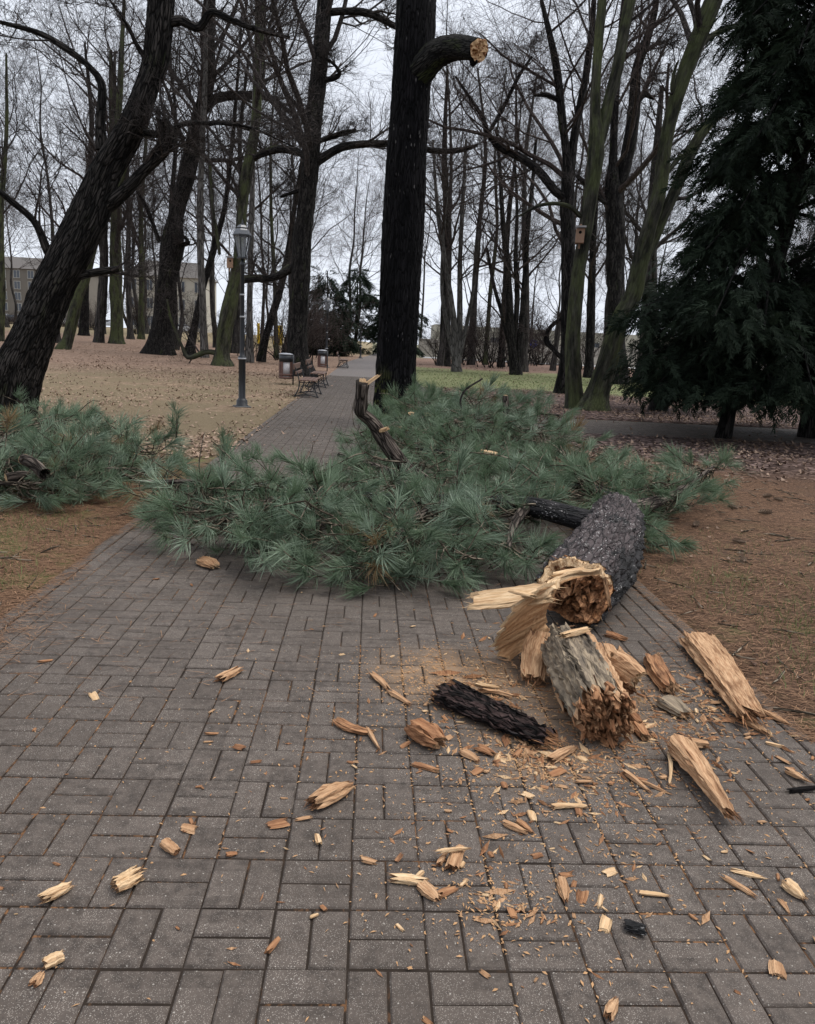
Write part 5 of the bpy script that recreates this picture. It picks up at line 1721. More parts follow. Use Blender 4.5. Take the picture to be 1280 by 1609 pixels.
chunk('wood_strip', 'thin splinter bundle, left piece, in front of the hollow log piece', 'wood strip', (980, 1214), (1022, 1248), .028, .02, 632, Wm, N=9)
chunk('wood_strip', 'thin splinter bundle, right piece, in front of the hollow log piece', 'wood strip', (1000, 1226), (1054, 1250), .02, .016, 633, Wm, N=8)
chunk('wood_chunk', 'pale pointed chip beside the lower end of the black bark slab', CH, (862, 1198), (900, 1178), .05, .03, 634, Wm, N=10)
chunk('wood_chunk', 'reddish crumbling chunk right of the hollow log piece', CH, (1020, 1040), (1050, 1092), .10, .07, 635, ('wood_rot', 'wood_mid'), N=14, Mr=8)
chunk('bark_flake', 'grey curled bark flake right of the hollow log piece', 'bark', (1042, 1105), (1078, 1130), .12, .05, 636, ('wood_grey', 'wood_mid'), N=12)
chunk('wood_chunk', 'flat pale chip pile above the tapering wedge, front piece', CH, (1060, 1168), (1112, 1176), .05, .035, 637, Wm, N=10)
chunk('wood_strip', 'narrow upright sliver left of the tapering wedge', 'wood strip', (1052, 1186), (1054, 1238), .018, .012, 638, W_, N=8)
chunk('wood_strip', 'orange stick at the near end of the largest plank, left one', 'wood strip', (1165, 1132), (1206, 1156), .035, .03, 639, Wm, N=9)
chunk('wood_strip', 'orange stick at the near end of the largest plank, right one', 'wood strip', (1192, 1116), (1240, 1142), .03, .025, 640, Wm, N=9)
chunk('wood_chunk', 'brown chip heap at the right border, upper piece', CH, (1232, 1212), (1270, 1232), .04, .03, 641, Wm, N=9)
chunk('wood_chunk', 'black twig stub at the right border', 'twig', (1236, 1246), (1285, 1240), .02, .016, 642, ('hole', 'hole'), N=8)
chunk('bark_flake', 'small dark bark flake alone in the lower right foreground', 'bark', (978, 1456), (1016, 1468), .045, .02, 643, ('bark_log', 'bark_log'), N=10)
chunk('wood_strip', 'pale curl in front of the torn sheet, upper one', 'wood strip', (742, 1076), (788, 1084), .03, .018, 644, W_, curve=.4, N=9)
chunk('wood_strip', 'pale curl in front of the torn sheet, lower one', 'wood strip', (752, 1086), (806, 1096), .03, .02, 645, Wm, curve=-.3, N=9)
chunk('wood_chunk', 'stubby chip below the black bark slab, left end', CH, (724, 1182), (752, 1198), .04, .025, 646, Wm, N=9)
chunk('wood_chunk', 'stubby chip below the black bark slab, middle', CH, (748, 1176), (778, 1190), .045, .03, 647, ('wood_rot', 'wood_mid'), N=9)
chunk('wood_strip', 'slim brown strip below the ragged brown block', 'wood strip', (645, 1202), (690, 1214), .025, .018, 648, ('wood_rot', 'wood_mid'), N=8)
chunk('wood_chunk', 'shaving heap in the centre foreground, left shaving', CH, (790, 1296), (828, 1312), .03, .02, 649, Wm, N=8)
chunk('wood_chunk', 'shaving heap in the centre foreground, right shaving', CH, (812, 1290), (838, 1312), .025, .02, 650, ('wood_rot', 'wood_mid'), N=8)
chunk('wood_strip', 'rust-coloured strip behind the hollow log piece on its right', 'wood strip', (950, 998), (984, 1008), .06, .03, 651, ('wood_rot', 'wood_rot'), N=9)
chunk('wood_chunk', 'flat tan chunk hugging the near end of the hollow log piece', CH, (990, 1130), (1012, 1165), .06, .04, 652, ('wood_rot', 'wood_mid'), N=10)


def chips():
    g = np.random.default_rng(31)
    pool = []
    for k in range(12):
        V, q, t, qm, tm, bk = fibre(1.0, g.uniform(.25, .6), g.uniform(.12, .3), 700 + k, N=6, Mr=4, jag=.13, mats=(0, 0))
        V[:, 2] -= V[:, 2].min()
        for m in (('wood_pale',), ('wood_mid',), ('wood_rot',), ('wood_rot',)):
            b = Buf().add(V, quads=q, mat=qm, bark=bk * .06)
            b.T.append(t)
            b.TM.append(tm)
            pool.append(b.mesh('wood_chip', [M[x] for x in m]))
    n = 0
    cl = [(.72, 2.62, .16, 40), (.85, 2.55, .30, 30), (1.25, 3.2, .42, 60), (1.6, 2.9, .30, 30), (.55, 2.75, .28, 24), (.42, 1.85, .22, 22), (1.05, 2.4, .35, 24), (.25, 2.4, .7, 34), (-.5, 2.3, .7, 30), (.9, 1.9, .5, 30)]
    while n < 290:
        if n < 252:
            x, y, s, w = cl[int(g.choice(len(cl), p=np.array([c[3] for c in cl]) / sum(c[3] for c in cl)))]
            x, y = x + g.normal(0, s), y + g.normal(0, s * .8)
        else:
            x, y = g.uniform(-1.6, 1.8), g.uniform(1.5, 5.5)
        u, v, _ = PROJ((x, y, 0))
        if not (-20 < u < 1300 and 900 < v < 1640) or abs(x) > 1.9:
            continue
        if (abs(x - 1.0) < .2 and 2.75 < y < 3.35):
            continue
        o = link('wood_chip', pool[int(g.integers(len(pool)))], None, (x, y, .001))
        s = float(np.clip(g.lognormal(math.log(.026), .55), .010, .075))
        o.scale = (s, s * g.uniform(.7, 1.2), s * g.uniform(.5, 1))
        o.rotation_euler = (g.normal(0, .1), g.normal(0, .1), g.uniform(0, 6.28))
        big = 'near the torn limb' if y > 2.6 and x > .2 else 'on the open pavers'
        tag(o, 'small loose wood chip scattered ' + big, 'wood chip', 'small wood chips ' + big)
        n += 1
    # sawdust and crumbs nobody could count
    b = Buf()
    N = 7000
    src = np.array([(.42, 3.36, .22, 3), (.35, 3.2, .25, 1.5), (.95, 3.25, .32, 3), (.75, 2.6, .22, 3), (1.35, 3.1, .3, 2), (.42, 1.85, .12, .8), (.6, 2.4, .5, 1.5), (0, 2.6, .9, 1.2), (1.2, 2.4, .5, 1.0), (.85, 1.75, .4, .5)])
    k = g.choice(len(src), N, p=src[:, 3] / src[:, 3].sum())
    x, y = src[k, 0] + g.normal(0, 1, N) * src[k, 2], src[k, 1] + g.normal(0, 1, N) * src[k, 2] * .8
    keep = (np.abs(x) < 1.9) & (y > 1.2)
    x, y = x[keep], y[keep]
    # a third of the crumbs settle in the joints
    jn = g.random(len(x)) < .16
    x = np.where(jn, np.round(x / PITCH_C) * PITCH_C + g.normal(0, .003, len(x)), x)
    N = len(x)
    ln, wd, a = g.uniform(.002, .011, N), g.uniform(.001, .004, N), g.uniform(0, 6.28, N)
    ca, sa = np.cos(a), np.sin(a)
    z = np.where(jn, -.003, .0015)
    V = np.stack([np.stack([x - ca * ln, y - sa * ln, z], -1), np.stack([x - sa * wd, y + ca * wd, z + .0025], -1), np.stack([x + ca * ln, y + sa * ln, z], -1), np.stack([x + sa * wd, y - ca * wd, z + .001], -1)], 1)
    i = np.arange(N)[:, None] * 4
    b.add(V, tris=np.concatenate([i + [[0, 3, 1]], i + [[1, 3, 2]]]))
    # torn shreds too small to pick apart
    sh = Buf()
    N = 1500
    src = np.array([(.74, 2.62, .14, 3), (1.0, 3.45, .28, 2), (1.35, 3.1, .25, 3), (1.62, 2.95, .2, 1.5), (.62, 3.2, .22, 2), (.45, 1.85, .08, .7), (1.15, 2.75, .25, 2), (.7, 2.2, .3, 1), (1.85, 3.2, .2, 1.2), (.2, 2.4, .6, .8)])
    k = g.choice(len(src), N, p=src[:, 3] / src[:, 3].sum())
    x, y = src[k, 0] + g.normal(0, 1, N) * src[k, 2], src[k, 1] + g.normal(0, 1, N) * src[k, 2] * .8
    a, ln, wd = g.uniform(0, 6.28, N), g.lognormal(math.log(.016), .5, N), g.uniform(.15, .35, N)
    wd = wd * ln
    ca, sa, z = np.cos(a), np.sin(a), np.full(N, .001)
    hh = g.uniform(.1, .35, N) * ln
    Vs = np.stack([np.stack([x - ca * ln, y - sa * ln, z + hh * .4], -1), np.stack([x - sa * wd, y + ca * wd, z], -1), np.stack([x + ca * ln, y + sa * ln, z + hh * .2], -1), np.stack([x + sa * wd, y - ca * wd, z], -1), np.stack([x + ca * ln * .1, y + sa * ln * .1, z + hh], -1)], 1)
    i5 = np.arange(N)[:, None] * 5
    TT = np.stack([i5[:, 0][:, None] + np.array(f_) for f_ in ([0, 3, 4], [3, 2, 4], [2, 1, 4], [1, 0, 4])], 1)
    mt = np.repeat(g.choice(3, N, p=[.2, .4, .4]), 4)
    sh.add(Vs, tris=TT.reshape(-1, 3), mat=mt, bark=Vs.reshape(-1, 3)[:, [0, 2, 1]])
    tag(sh.obj('wood_shreds', [M['wood_pale'], M['wood_mid'], M['wood_rot']]), 'fine torn wood shreds littered round the broken limb', 'wood shreds', kind='stuff')
    tag(b.obj('sawdust', M['sawdust']), 'pale sawdust and crumbs strewn over the pavers', 'sawdust', kind='stuff')


chips()


# ------------------------------------------------------------------ street furniture
def lamp_post():
    """four-sided park lantern on a stepped iron post, 3.85 m tall; returns list of (name, mesh, parent index)"""
    out = []
    b = Buf()
    lathe(b, [(.001, 0), (.15, 0), (.15, .05), (.12, .07), (.12, .16), (.09, .19), (.075, .22), (.075, 1.02), (.085, 1.03), (.085, 1.09), (.055, 1.12), (.05, 1.2), (.042, 2.95), (.055, 2.97), (.055, 3.0), (.03, 3.04), (.03, 3.1), (.001, 3.1)], 16)
    out.append(('post', b.mesh('post', M['iron'], True), None))
    b = Buf()
    bevbox(b, (-.17, -.17, 0), (.17, .17, .045), .012)
    out.append(('base_plate', b.mesh('base_plate', M['iron']), None))
    for z, r in ((1.06, .09), (1.93, .052), (2.38, .05)):
        b = Buf()
        lathe(b, [(r - .01, z - .02), (r, z - .02), (r, z + .012), (r - .01, z + .012)], 16)
        out.append(('band', b.mesh('band', M['iron_band'], True), None))
    # lantern: six panes leaning outwards between iron bars
    S = 6
    zb, zt, rb, rt = 3.12, 3.55, .085, .18
    b = Buf()
    lathe(b, [(.02, 3.09), (.12, 3.10), (.12, 3.13), (.02, 3.135)], S)
    lathe(b, [(.17, 3.545), (.2, 3.55), (.2, 3.575), (.17, 3.58)], S)
    for k in range(S):
        a = 2 * math.pi * k / S
        P = np.array([[math.cos(a) * rb, math.sin(a) * rb, zb], [math.cos(a) * rt, math.sin(a) * rt, zt]])
        tubes(b, P[None], np.array([[.011, .011]]), 6, RNG)
    out.append(('lantern_frame', b.mesh('lantern_frame', M['iron']), None))
    for k in range(S):
        a, c = 2 * math.pi * k / S, 2 * math.pi * (k + 1) / S
        q = .97
        V = [[math.cos(a) * rb * q, math.sin(a) * rb * q, zb], [math.cos(c) * rb * q, math.sin(c) * rb * q, zb], [math.cos(c) * rt * q, math.sin(c) * rt * q, zt], [math.cos(a) * rt * q, math.sin(a) * rt * q, zt]]
        b = Buf().add(V, quads=[[0, 1, 2, 3]])
        out.append(('pane', b.mesh('pane', M['glass_lamp']), 5))
    b = Buf()
    lathe(b, [(.195, 3.575), (.15, 3.66), (.11, 3.70), (.125, 3.715), (.08, 3.76), (.03, 3.78)], S)
    out.append(('roof', b.mesh('roof', M['lamp_roof']), None))
    b = Buf()
    lathe(b, [(.03, 3.775), (.035, 3.80), (.012, 3.82), (.02, 3.85), (.001, 3.89)], 10)
    out.append(('finial', b.mesh('finial', M['iron'], True), None))
    return out


def place_parts(t, parts):
    made = []
    for nm, me, par in parts:
        made.append(link(nm, me, t if par is None else made[par]))


LP = lamp_post()
for (x, y, lab) in ((*G(380, 641)[:2], 'tall black park lamp with hexagonal lantern, nearest one, on the left lawn'), (*G(512, 578)[:2], 'middle park lamp of the row, half hidden beside the second litter bin'), (*G(566, 563)[:2], 'farthest park lamp, small, where the footpath ends')):
    t = thing('park_lamp', lab, 'street lamp', (x, y, 0), 'park lamps along the footpath', .4)
    place_parts(t, LP)


def bench_parts():
    """bench along y (length 1.75 m), seat faces +x"""
    out = []
    ly = (-.72, .72)
    for y in ly:
        b = Buf()
        g = RNG

        def bar(pts, r=.014):
            P = spline(np.array([[p[0], y, p[1]] for p in pts], float), 14)
            tubes(b, P[None], np.full((1, 14), r), 6, g)
        bar([(-.30, .0), (-.20, .18), (-.16, .38), (-.22, .62), (-.32, .86)], .017)
        bar([(.34, .0), (.26, .2), (.24, .36), (.26, .42)], .017)
        bar([(-.18, .40), (.05, .39), (.28, .42)])
        bar([(-.32, .012), (0, .07), (.36, .012)])
        for cx, r in ((-.02, .105), (.15, .07)):
            a = np.linspace(0, 2 * math.pi, 19)
            P = np.stack([cx + r * np.cos(a), 0 * a + y, .22 + r * np.sin(a)], -1)
            tubes(b, P[None], np.full((1, 19), .011), 6, g)
        out.append(('cast_iron_leg', b.mesh('cast_iron_leg', M['iron'], True), None))
    for k in range(4):
        x = -.12 + k * .115
        b = Buf()
        bevbox(b, (x - .048, -.875, .435), (x + .048, .875, .47), .008)
        out.append(('seat_slat', b.mesh('seat_slat', M['slat']), None))
    for k, (x, z, hgt) in enumerate(((-.305, .80, .06), (-.235, .585, .0))):
        if hgt == 0:
            continue
        b = Buf()
        bevbox(b, (x - .02, -.875, z - .075), (x + .02, .875, z + .075), .008)
        out.append(('back_slat', b.mesh('back_slat', M['slat']), None))
    b = Buf()
    bevbox(b, (-.262, -.875, .60), (-.228, .875, .68), .008)
    out.append(('back_slat', b.mesh('back_slat', M['slat']), None))
    return out


BP = bench_parts()
for (x, y, lab) in ((-1.75, 21.2, 'nearest park bench with brown slats and scrolled iron legs beside the footpath'), (-1.8, 25.6, 'second park bench with brown slats, just behind the nearest one'), (-1.7, 44.5, 'third park bench, tiny, beyond the second litter bin')):
    t = thing('park_bench', lab, 'bench', (x, y, 0), 'park benches along the footpath')
    place_parts(t, BP)


def bin_parts():
    out = []
    b = Buf()
    tubes(b, np.array([[[.26, -.1, -.1], [.26, -.1, .5], [.26, -.1, 1.0]]]), np.full((1, 3), .024), 8, RNG, caps=True)
    out.append(('post', b.mesh('post', M['iron'], True), None))
    b = Buf()
    lathe(b, [(.001, .2), (.20, .2), (.20, .78), (.19, .78)], 20)
    out.append(('liner', b.mesh('liner', M['bin_metal'], True), None))
    b = Buf()
    lathe(b, [(.222, .76), (.225, .76), (.225, .98), (.20, .98)], 20)
    out.append(('collar', b.mesh('collar', M['iron'], True), None))
    b = Buf()
    lathe(b, [(.225, .99), (.235, .99), (.235, 1.01), (.16, 1.035), (.001, 1.045)], 20)
    out.append(('lid', b.mesh('lid', M['bin_lid'], True), None))
    for k in range(12):
        a = 2 * math.pi * k / 12
        if k in (3, 9, 10):
            continue
        c, s = math.cos(a), math.sin(a)
        b = Buf()
        box(b, (.203, -.042, .22), (.222, .042, .76), 0, [[c, -s, 0], [s, c, 0], [0, 0, 1]])
        out.append(('slat', b.mesh('slat', M['bin_wood']), None))
    for z in (.24, .34):
        b = Buf()
        lathe(b, [(.225, z - .03), (.229, z - .03), (.229, z + .03), (.225, z + .03)], 20)
        out.append(('hoop', b.mesh('hoop', M['bin_wood'], True), None))
    return out


NB = bin_parts()
for (x, y, lab) in ((-2.85, 25.6, 'round slatted litter bin on a post beside the nearest bench'), (-2.45, 38.0, 'round slatted litter bin farther away, beside the middle lamp')):
    t = thing('litter_bin', lab, 'litter bin', (x, y, 0), 'litter bins along the footpath')
    place_parts(t, NB)


def nest_box(p, s, lab, rz):
    t = thing('nest_box', lab, 'nest box', p, 'nest boxes on trunks', rz)
    b = Buf()
    bevbox(b, (-.09, -.085, -.16), (.09, .085, .14), .006)
    link('front_board', b.mesh('front_board', M['nest_wood']), t)
    b = Buf()
    V = np.array([[-.115, -.13, .135], [.115, -.13, .135], [.115, .09, .19], [-.115, .09, .19]])
    b.add(np.concatenate([V, V + [0, 0, .022]]), quads=[[3, 2, 1, 0], [4, 5, 6, 7], [0, 1, 5, 4], [1, 2, 6, 5], [2, 3, 7, 6], [3, 0, 4, 7]])
    link('roof', b.mesh('roof', M['nest_roof']), t)
    b = Buf()
    th = np.linspace(0, 2 * math.pi, 14, endpoint=False)
    V = np.concatenate([np.stack([.032 * np.cos(th), 0 * th - .088, .05 + .032 * np.sin(th)], -1), np.stack([.032 * np.cos(th), 0 * th - .07, .05 + .032 * np.sin(th)], -1)])
    b.add(np.concatenate([V, [[0, -.0875, .05]]]), tris=[[28, k, (k + 1) % 14] for k in range(14)])
    link('entrance_hole', b.mesh('entrance_hole', M['hole']), t)
    b = Buf()
    bevbox(b, (-.02, .085, -.26), (.02, .11, .24), .004)
    link('back_batten', b.mesh('back_batten', M['nest_wood']), t)
    t.scale = (s, s, s)


nest_box(AT(911, 370, 20.75), 1.25, 'pale wooden nest box with round hole on the slim mossy trunk', -.25)
nest_box(AT(361, 413, 38.05), 1.5, 'small reddish nest box high on the forked tree beside the lamp', .3)


# ------------------------------------------------------------------ evergreens
def spray_arrays(seed, n=11, L=.42):
    g = np.random.default_rng(seed)
    u = np.linspace(.08, 1, n)
    V, T = [], []
    for sd in (-1, 1):
        for k in range(n):
            a = R(48 - 26 * u[k]) * sd + g.normal(0, .12)
            ln = (.17 * (1 - .55 * u[k]) + .03) * g.uniform(.75, 1.2)
            s = np.array([u[k] * L, 0, -.10 * u[k] ** 2])
            d = np.array([math.cos(a), math.sin(a), g.normal(-.12, .18)])
            p = np.array([-d[1], d[0], g.normal(0, .4)]) * .015
            e = s + d * ln
            m = s + d * ln * .5 + np.array([0, 0, .006])
            i = len(V)
            V += [s + p, e, s - p + d * ln * .2]
            T += [[i, i + 1, i + 2]]
    return np.array(V), np.array(T)


SPRAY = [spray_arrays(400 + k) for k in range(5)]


def conifer(t, base, limbs, seed, per_m=26, size=1.0, mat='yew', mass='needle_sprays', limb_mat='bark_dark', spread=.42, tint=.5, low=.12):
    """limbs: list of (pts rows x,y,z,r); sprays ride on side branches off each limb"""
    g = np.random.default_rng(seed)
    lb, sb = Buf(), Buf()
    PP, DD = [], []
    for lm in limbs:
        s = spline(np.asarray(lm, float), 14)
        tubes(lb, s[None, :, :3], np.maximum(s[None, :, 3], .006), 6, g)
        L = np.linalg.norm(np.diff(s[:, :3], axis=0), axis=1).sum()
        n = max(6, int(per_m * L))
        u = .12 + .88 * g.random(n) ** .7
        f = u * 13
        i = np.minimum(f.astype(int), 12)
        p = s[i, :3] + (s[i + 1, :3] - s[i, :3]) * (f - i)[:, None]
        tg = norm(s[i + 1, :3] - s[i, :3])
        side = norm(np.cross(tg, [0, 0, 1])) * g.choice([-1, 1], n)[:, None]
        off = np.abs(g.normal(0, spread, n))[:, None] * (1.1 - .5 * u)[:, None]
        q = p + side * off + tg * off * .5 + np.stack([0 * u, 0 * u, -np.abs(g.normal(0, .22, n)) * (off[:, 0] + .15) + g.normal(0, .07, n)], -1)
        d = norm(tg * .7 + side * .75 + g.normal(0, .35, (n, 3)) + np.array([0, 0, -.28]))
        PP.append(q)
        DD.append(d)
    P, D = np.concatenate(PP), np.concatenate(DD)
    lo = low
    P[:, 2] = np.maximum(P[:, 2], base[2] + lo + .35 * g.random(len(P)))
    Rm = rot_from_x(D, g.normal(0, .5, len(P)))
    kk = g.integers(len(SPRAY), size=len(P))
    sc = g.uniform(.7, 1.3, len(P)) * size
    for k in range(len(SPRAY)):
        sel = np.where(kk == k)[0]
        if not len(sel):
            continue
        V, T = SPRAY[k]
        W = np.einsum('nij,vj->nvi', Rm[sel] * sc[sel][:, None, None], V) + P[sel][:, None, :]
        TT = (T[None] + (np.arange(len(sel)) * len(V))[:, None, None]).reshape(-1, 3)
        sb.add(W, tris=TT, tint=np.repeat(np.clip(g.normal(tint, .25, len(sel)), 0, 1), len(V)))
    lb.obj('limbs', M[limb_mat], t, True, base)
    tag(sb.obj(mass, M[mat], t, False, base), kind='stuff')


def yew():
    g = np.random.default_rng(55)
    base = np.array([7.25, 15.0, 0.0])
    t = thing('yew_tree', 'huge dark evergreen filling the right side, branches sweeping down to the ground', 'tree', base)
    tr = np.array([[7.2, 15.0, -.2, .12], [7.3, 15.05, .6, .115], [7.65, 15.2, 2.0, .17], [8.1, 15.4, 4.5, .14], [8.3, 15.5, 8.0, .09], [8.4, 15.5, 12.0, .03]])
    b = Buf()
    s = spline(tr, 50)
    tubes(b, s[None, :, :3], s[None, :, 3], 16, g, mod=bark_mod(g, .3, .06))
    b.obj('trunk', M['bark_dark'], t, True, base)
    b = Buf()
    s2 = spline(np.array([[9.6, 16.0, -.2, .18], [9.5, 15.9, 2.5, .16], [9.8, 15.8, 6, .1], [10, 15.8, 10, .03]]), 40)
    tubes(b, s2[None, :, :3], s2[None, :, 3], 14, g, mod=bark_mod(g, .3, .06))
    b.obj('trunk', M['bark_dark'], t, True, base)
    limbs = []
    for k in range(170):
        u = g.random()
        src = s if k % 3 else s2
        z = .6 + 10.6 * u
        o = src[np.argmin(np.abs(src[:, 2] - z)), :3]
        az = g.uniform(0, 2 * math.pi)
        # crown outline: wide low down, narrow at the top
        ln = np.interp(z, [.5, 2, 5, 8, 11.2], [2.9, 3.2, 3.0, 2.5, .8]) * g.uniform(.75, 1.08)
        d = np.array([math.cos(az), math.sin(az), 0])
        if d[0] < 0 and z > 4.2:
            ln *= 1 + .12 * d[0]
        for _ in range(12):
            bx, by, _z = PROJ(o + d * (ln + .35) + [0, 0, -.2])
            if bx > np.interp(by, [0, 100, 200, 300, 380, 450, 500, 560, 640], [1150, 1140, 1120, 1100, 1065, 1005, 1000, 1010, 1050]):
                break
            ln *= .85
        rise_ = g.uniform(.15, .5)
        zt = max(1.05, z + ln * (rise_ * .4 - .35) - (.5 if z < 2.5 else 0))
        m = o + d * ln * .5 + [0, 0, ln * .18]
        limbs.append([[*o, .05], [*m, .03], [*(np.array([o[0] + d[0] * ln, o[1] + d[1] * ln, zt])), .01]])
    # low boughs reaching left as in the photograph
    for (x, y, z, Y) in ((1000, 500, 0, 14.6), (1010, 560, 0, 14.4), (1030, 610, 0, 14.0), (1060, 630, 0, 13.8), (1100, 560, 0, 13.6), (1060, 470, 0, 14.5), (1090, 420, 0, 14.6), (1150, 640, 0, 13.2), (1210, 600, 0, 13.0), (1250, 640, 0, 12.8), (1120, 330, 0, 14.6), (1110, 240, 0, 14.8), (1130, 150, 0, 14.9), (1150, 60, 0, 15), (985, 490, 0, 15.2), (1180, 520, 0, 13.0)):
        e = AT(x, y, Y)
        o = s[np.argmin(np.abs(s[:, 2] - max(.8, e[2] + .3))), :3]
        m = (o + e) / 2 + [0, 0, .35]
        limbs.append([[*o, .05], [*m, .035], [*e, .01]])
    conifer(t, base, limbs, 56, per_m=44, size=.8, low=.8)
    return t


yew()
# a second, smaller dark trunk between the yew and the mossy trees
b0 = AT(1035, 642, 22.0)
t = thing('yew_tree', 'small dark evergreen with crooked trunk left behind the huge evergreen', 'tree', b0)
b = Buf()
g_ = np.random.default_rng(66)
s = spline(px_line([(1033, 650, 28), (1042, 610, 22), (1062, 560, 18), (1085, 500, 14), (1100, 430, 8)], 22.0), 40)
tubes(b, s[None, :, :3], s[None, :, 3], 12, g_, mod=bark_mod(g_, .2, .06))
b.obj('trunk', M['bark_dark'], t, True, b0)
lm = []
for k in range(26):
    o = s[int(g_.integers(10, 39)), :3]
    az = g_.uniform(0, 6.28)
    ln = g_.uniform(.9, 1.9)
    lm.append([[*o, .03], [*(o + [math.cos(az) * ln * .5, math.sin(az) * ln * .5, .25]), .02], [*(o + [math.cos(az) * ln, math.sin(az) * ln, -.2]), .008]])
conifer(t, b0, lm, 67, per_m=18, size=1.0)
# evergreens where the footpath ends
for (x, y, h, w, sd, lab) in ((-4.6, 76, 8.0, 3.0, 81, 'dark evergreen at the end of the footpath, left one'), (2.9, 93, 9.5, 3.6, 82, 'dark evergreen closing the view at the far end of the footpath'), (-2.2, 98, 10.5, 4.0, 83, 'tall dark evergreen behind the farthest park lamp')):
    g_ = np.random.default_rng(sd)
    b0 = np.array([x, y, 0.0])
    t = thing('evergreen_tree', lab, 'tree', b0)
    b = Buf()
    s = spline(np.array([[x, y, -.3, .22], [x + .1, y, h * .5, .14], [x, y, h, .03]]), 30)
    tubes(b, s[None, :, :3], s[None, :, 3], 10, g_)
    b.obj('trunk', M['bark_dark'], t, True, b0)
    lm = []
    for k in range(46):
        z = .4 + (h - .6) * g_.random()
        az = g_.uniform(0, 6.28)
        ln = w * np.interp(z / h, [0, .35, .7, 1], [.8, 1, .75, .15]) * g_.uniform(.7, 1.1)
        d = np.array([math.cos(az) * ln, math.sin(az) * ln, 0])
        o = np.array([x, y, z])
        lm.append([[*o, .04], [*(o + d * .5 + [0, 0, .3]), .03], [*(o + d + [0, 0, -.3]), .01]])
    conifer(t, b0, lm, sd + 5, per_m=10, size=2.3)


# ------------------------------------------------------------------ things at the back of the park
def building(name, label, x0, x1, y, z0, z1, dep, mat, cols, rows, ww, wh, roof=True):
    base = np.array([(x0 + x1) / 2, y, z0])
    t = thing(name, label, 'building', base)
    b = Buf()
    box(b, (x0, y, z0 - 1), (x1, y + dep, z1))
    b.obj('wall', M[mat], t, False, base)
    if roof:
        b = Buf()
        V = np.array([[x0 - .4, y - .4, z1], [x1 + .4, y - .4, z1], [x1 + .4, y + dep + .4, z1], [x0 - .4, y + dep + .4, z1], [x0 + 2, y + dep / 2, z1 + 3.2], [x1 - 2, y + dep / 2, z1 + 3.2]])
        b.add(V, quads=[[0, 1, 5, 4], [2, 3, 4, 5]], tris=[[1, 2, 5], [3, 0, 4]])
        b.add(V[:4], quads=[[3, 2, 1, 0]])
        b.obj('roof', M['roof'], t, False, base)
    for r in range(rows):
        for c in range(cols):
            cx = x0 + (x1 - x0) * (c + .5) / cols
            cz = z0 + (z1 - z0) * (r + .5) / rows
            b = Buf()
            for (lo, hi) in (((cx - ww / 2, y - .08, cz - wh / 2), (cx - ww / 2 + .12, y + .02, cz + wh / 2)), ((cx + ww / 2 - .12, y - .08, cz - wh / 2), (cx + ww / 2, y + .02, cz + wh / 2)), ((cx - ww / 2, y - .08, cz + wh / 2), (cx + ww / 2, y + .02, cz + wh / 2 + .12)), ((cx - ww / 2, y - .12, cz - wh / 2 - .12), (cx + ww / 2, y + .02, cz - wh / 2)), ((cx - .04, y - .07, cz - wh / 2), (cx + .04, y + .02, cz + wh / 2))):
                box(b, lo, hi)
            w = b.obj('window', M['frame'], t, False, base)
            b = Buf()
            box(b, (cx - ww / 2 + .12, y - .03, cz - wh / 2), (cx - .05, y + .01, cz + wh / 2))
            box(b, (cx + .05, y - .03, cz - wh / 2), (cx + ww / 2 - .12, y + .01, cz + wh / 2))
            link('pane', b.mesh('pane', M['pane'], False, base), w)


building('apartment_building', 'tan apartment block far behind the huge leaning tree', -112, -72, 195, 1.5, 14.5, 14, 'tan_wall', 12, 5, 1.6, 1.7)
building('villa', 'cream white villa seen between trunks left of the lamp', -47, -32, 150, 1.6, 11.5, 10, 'cream_wall', 5, 3, 1.3, 1.8)


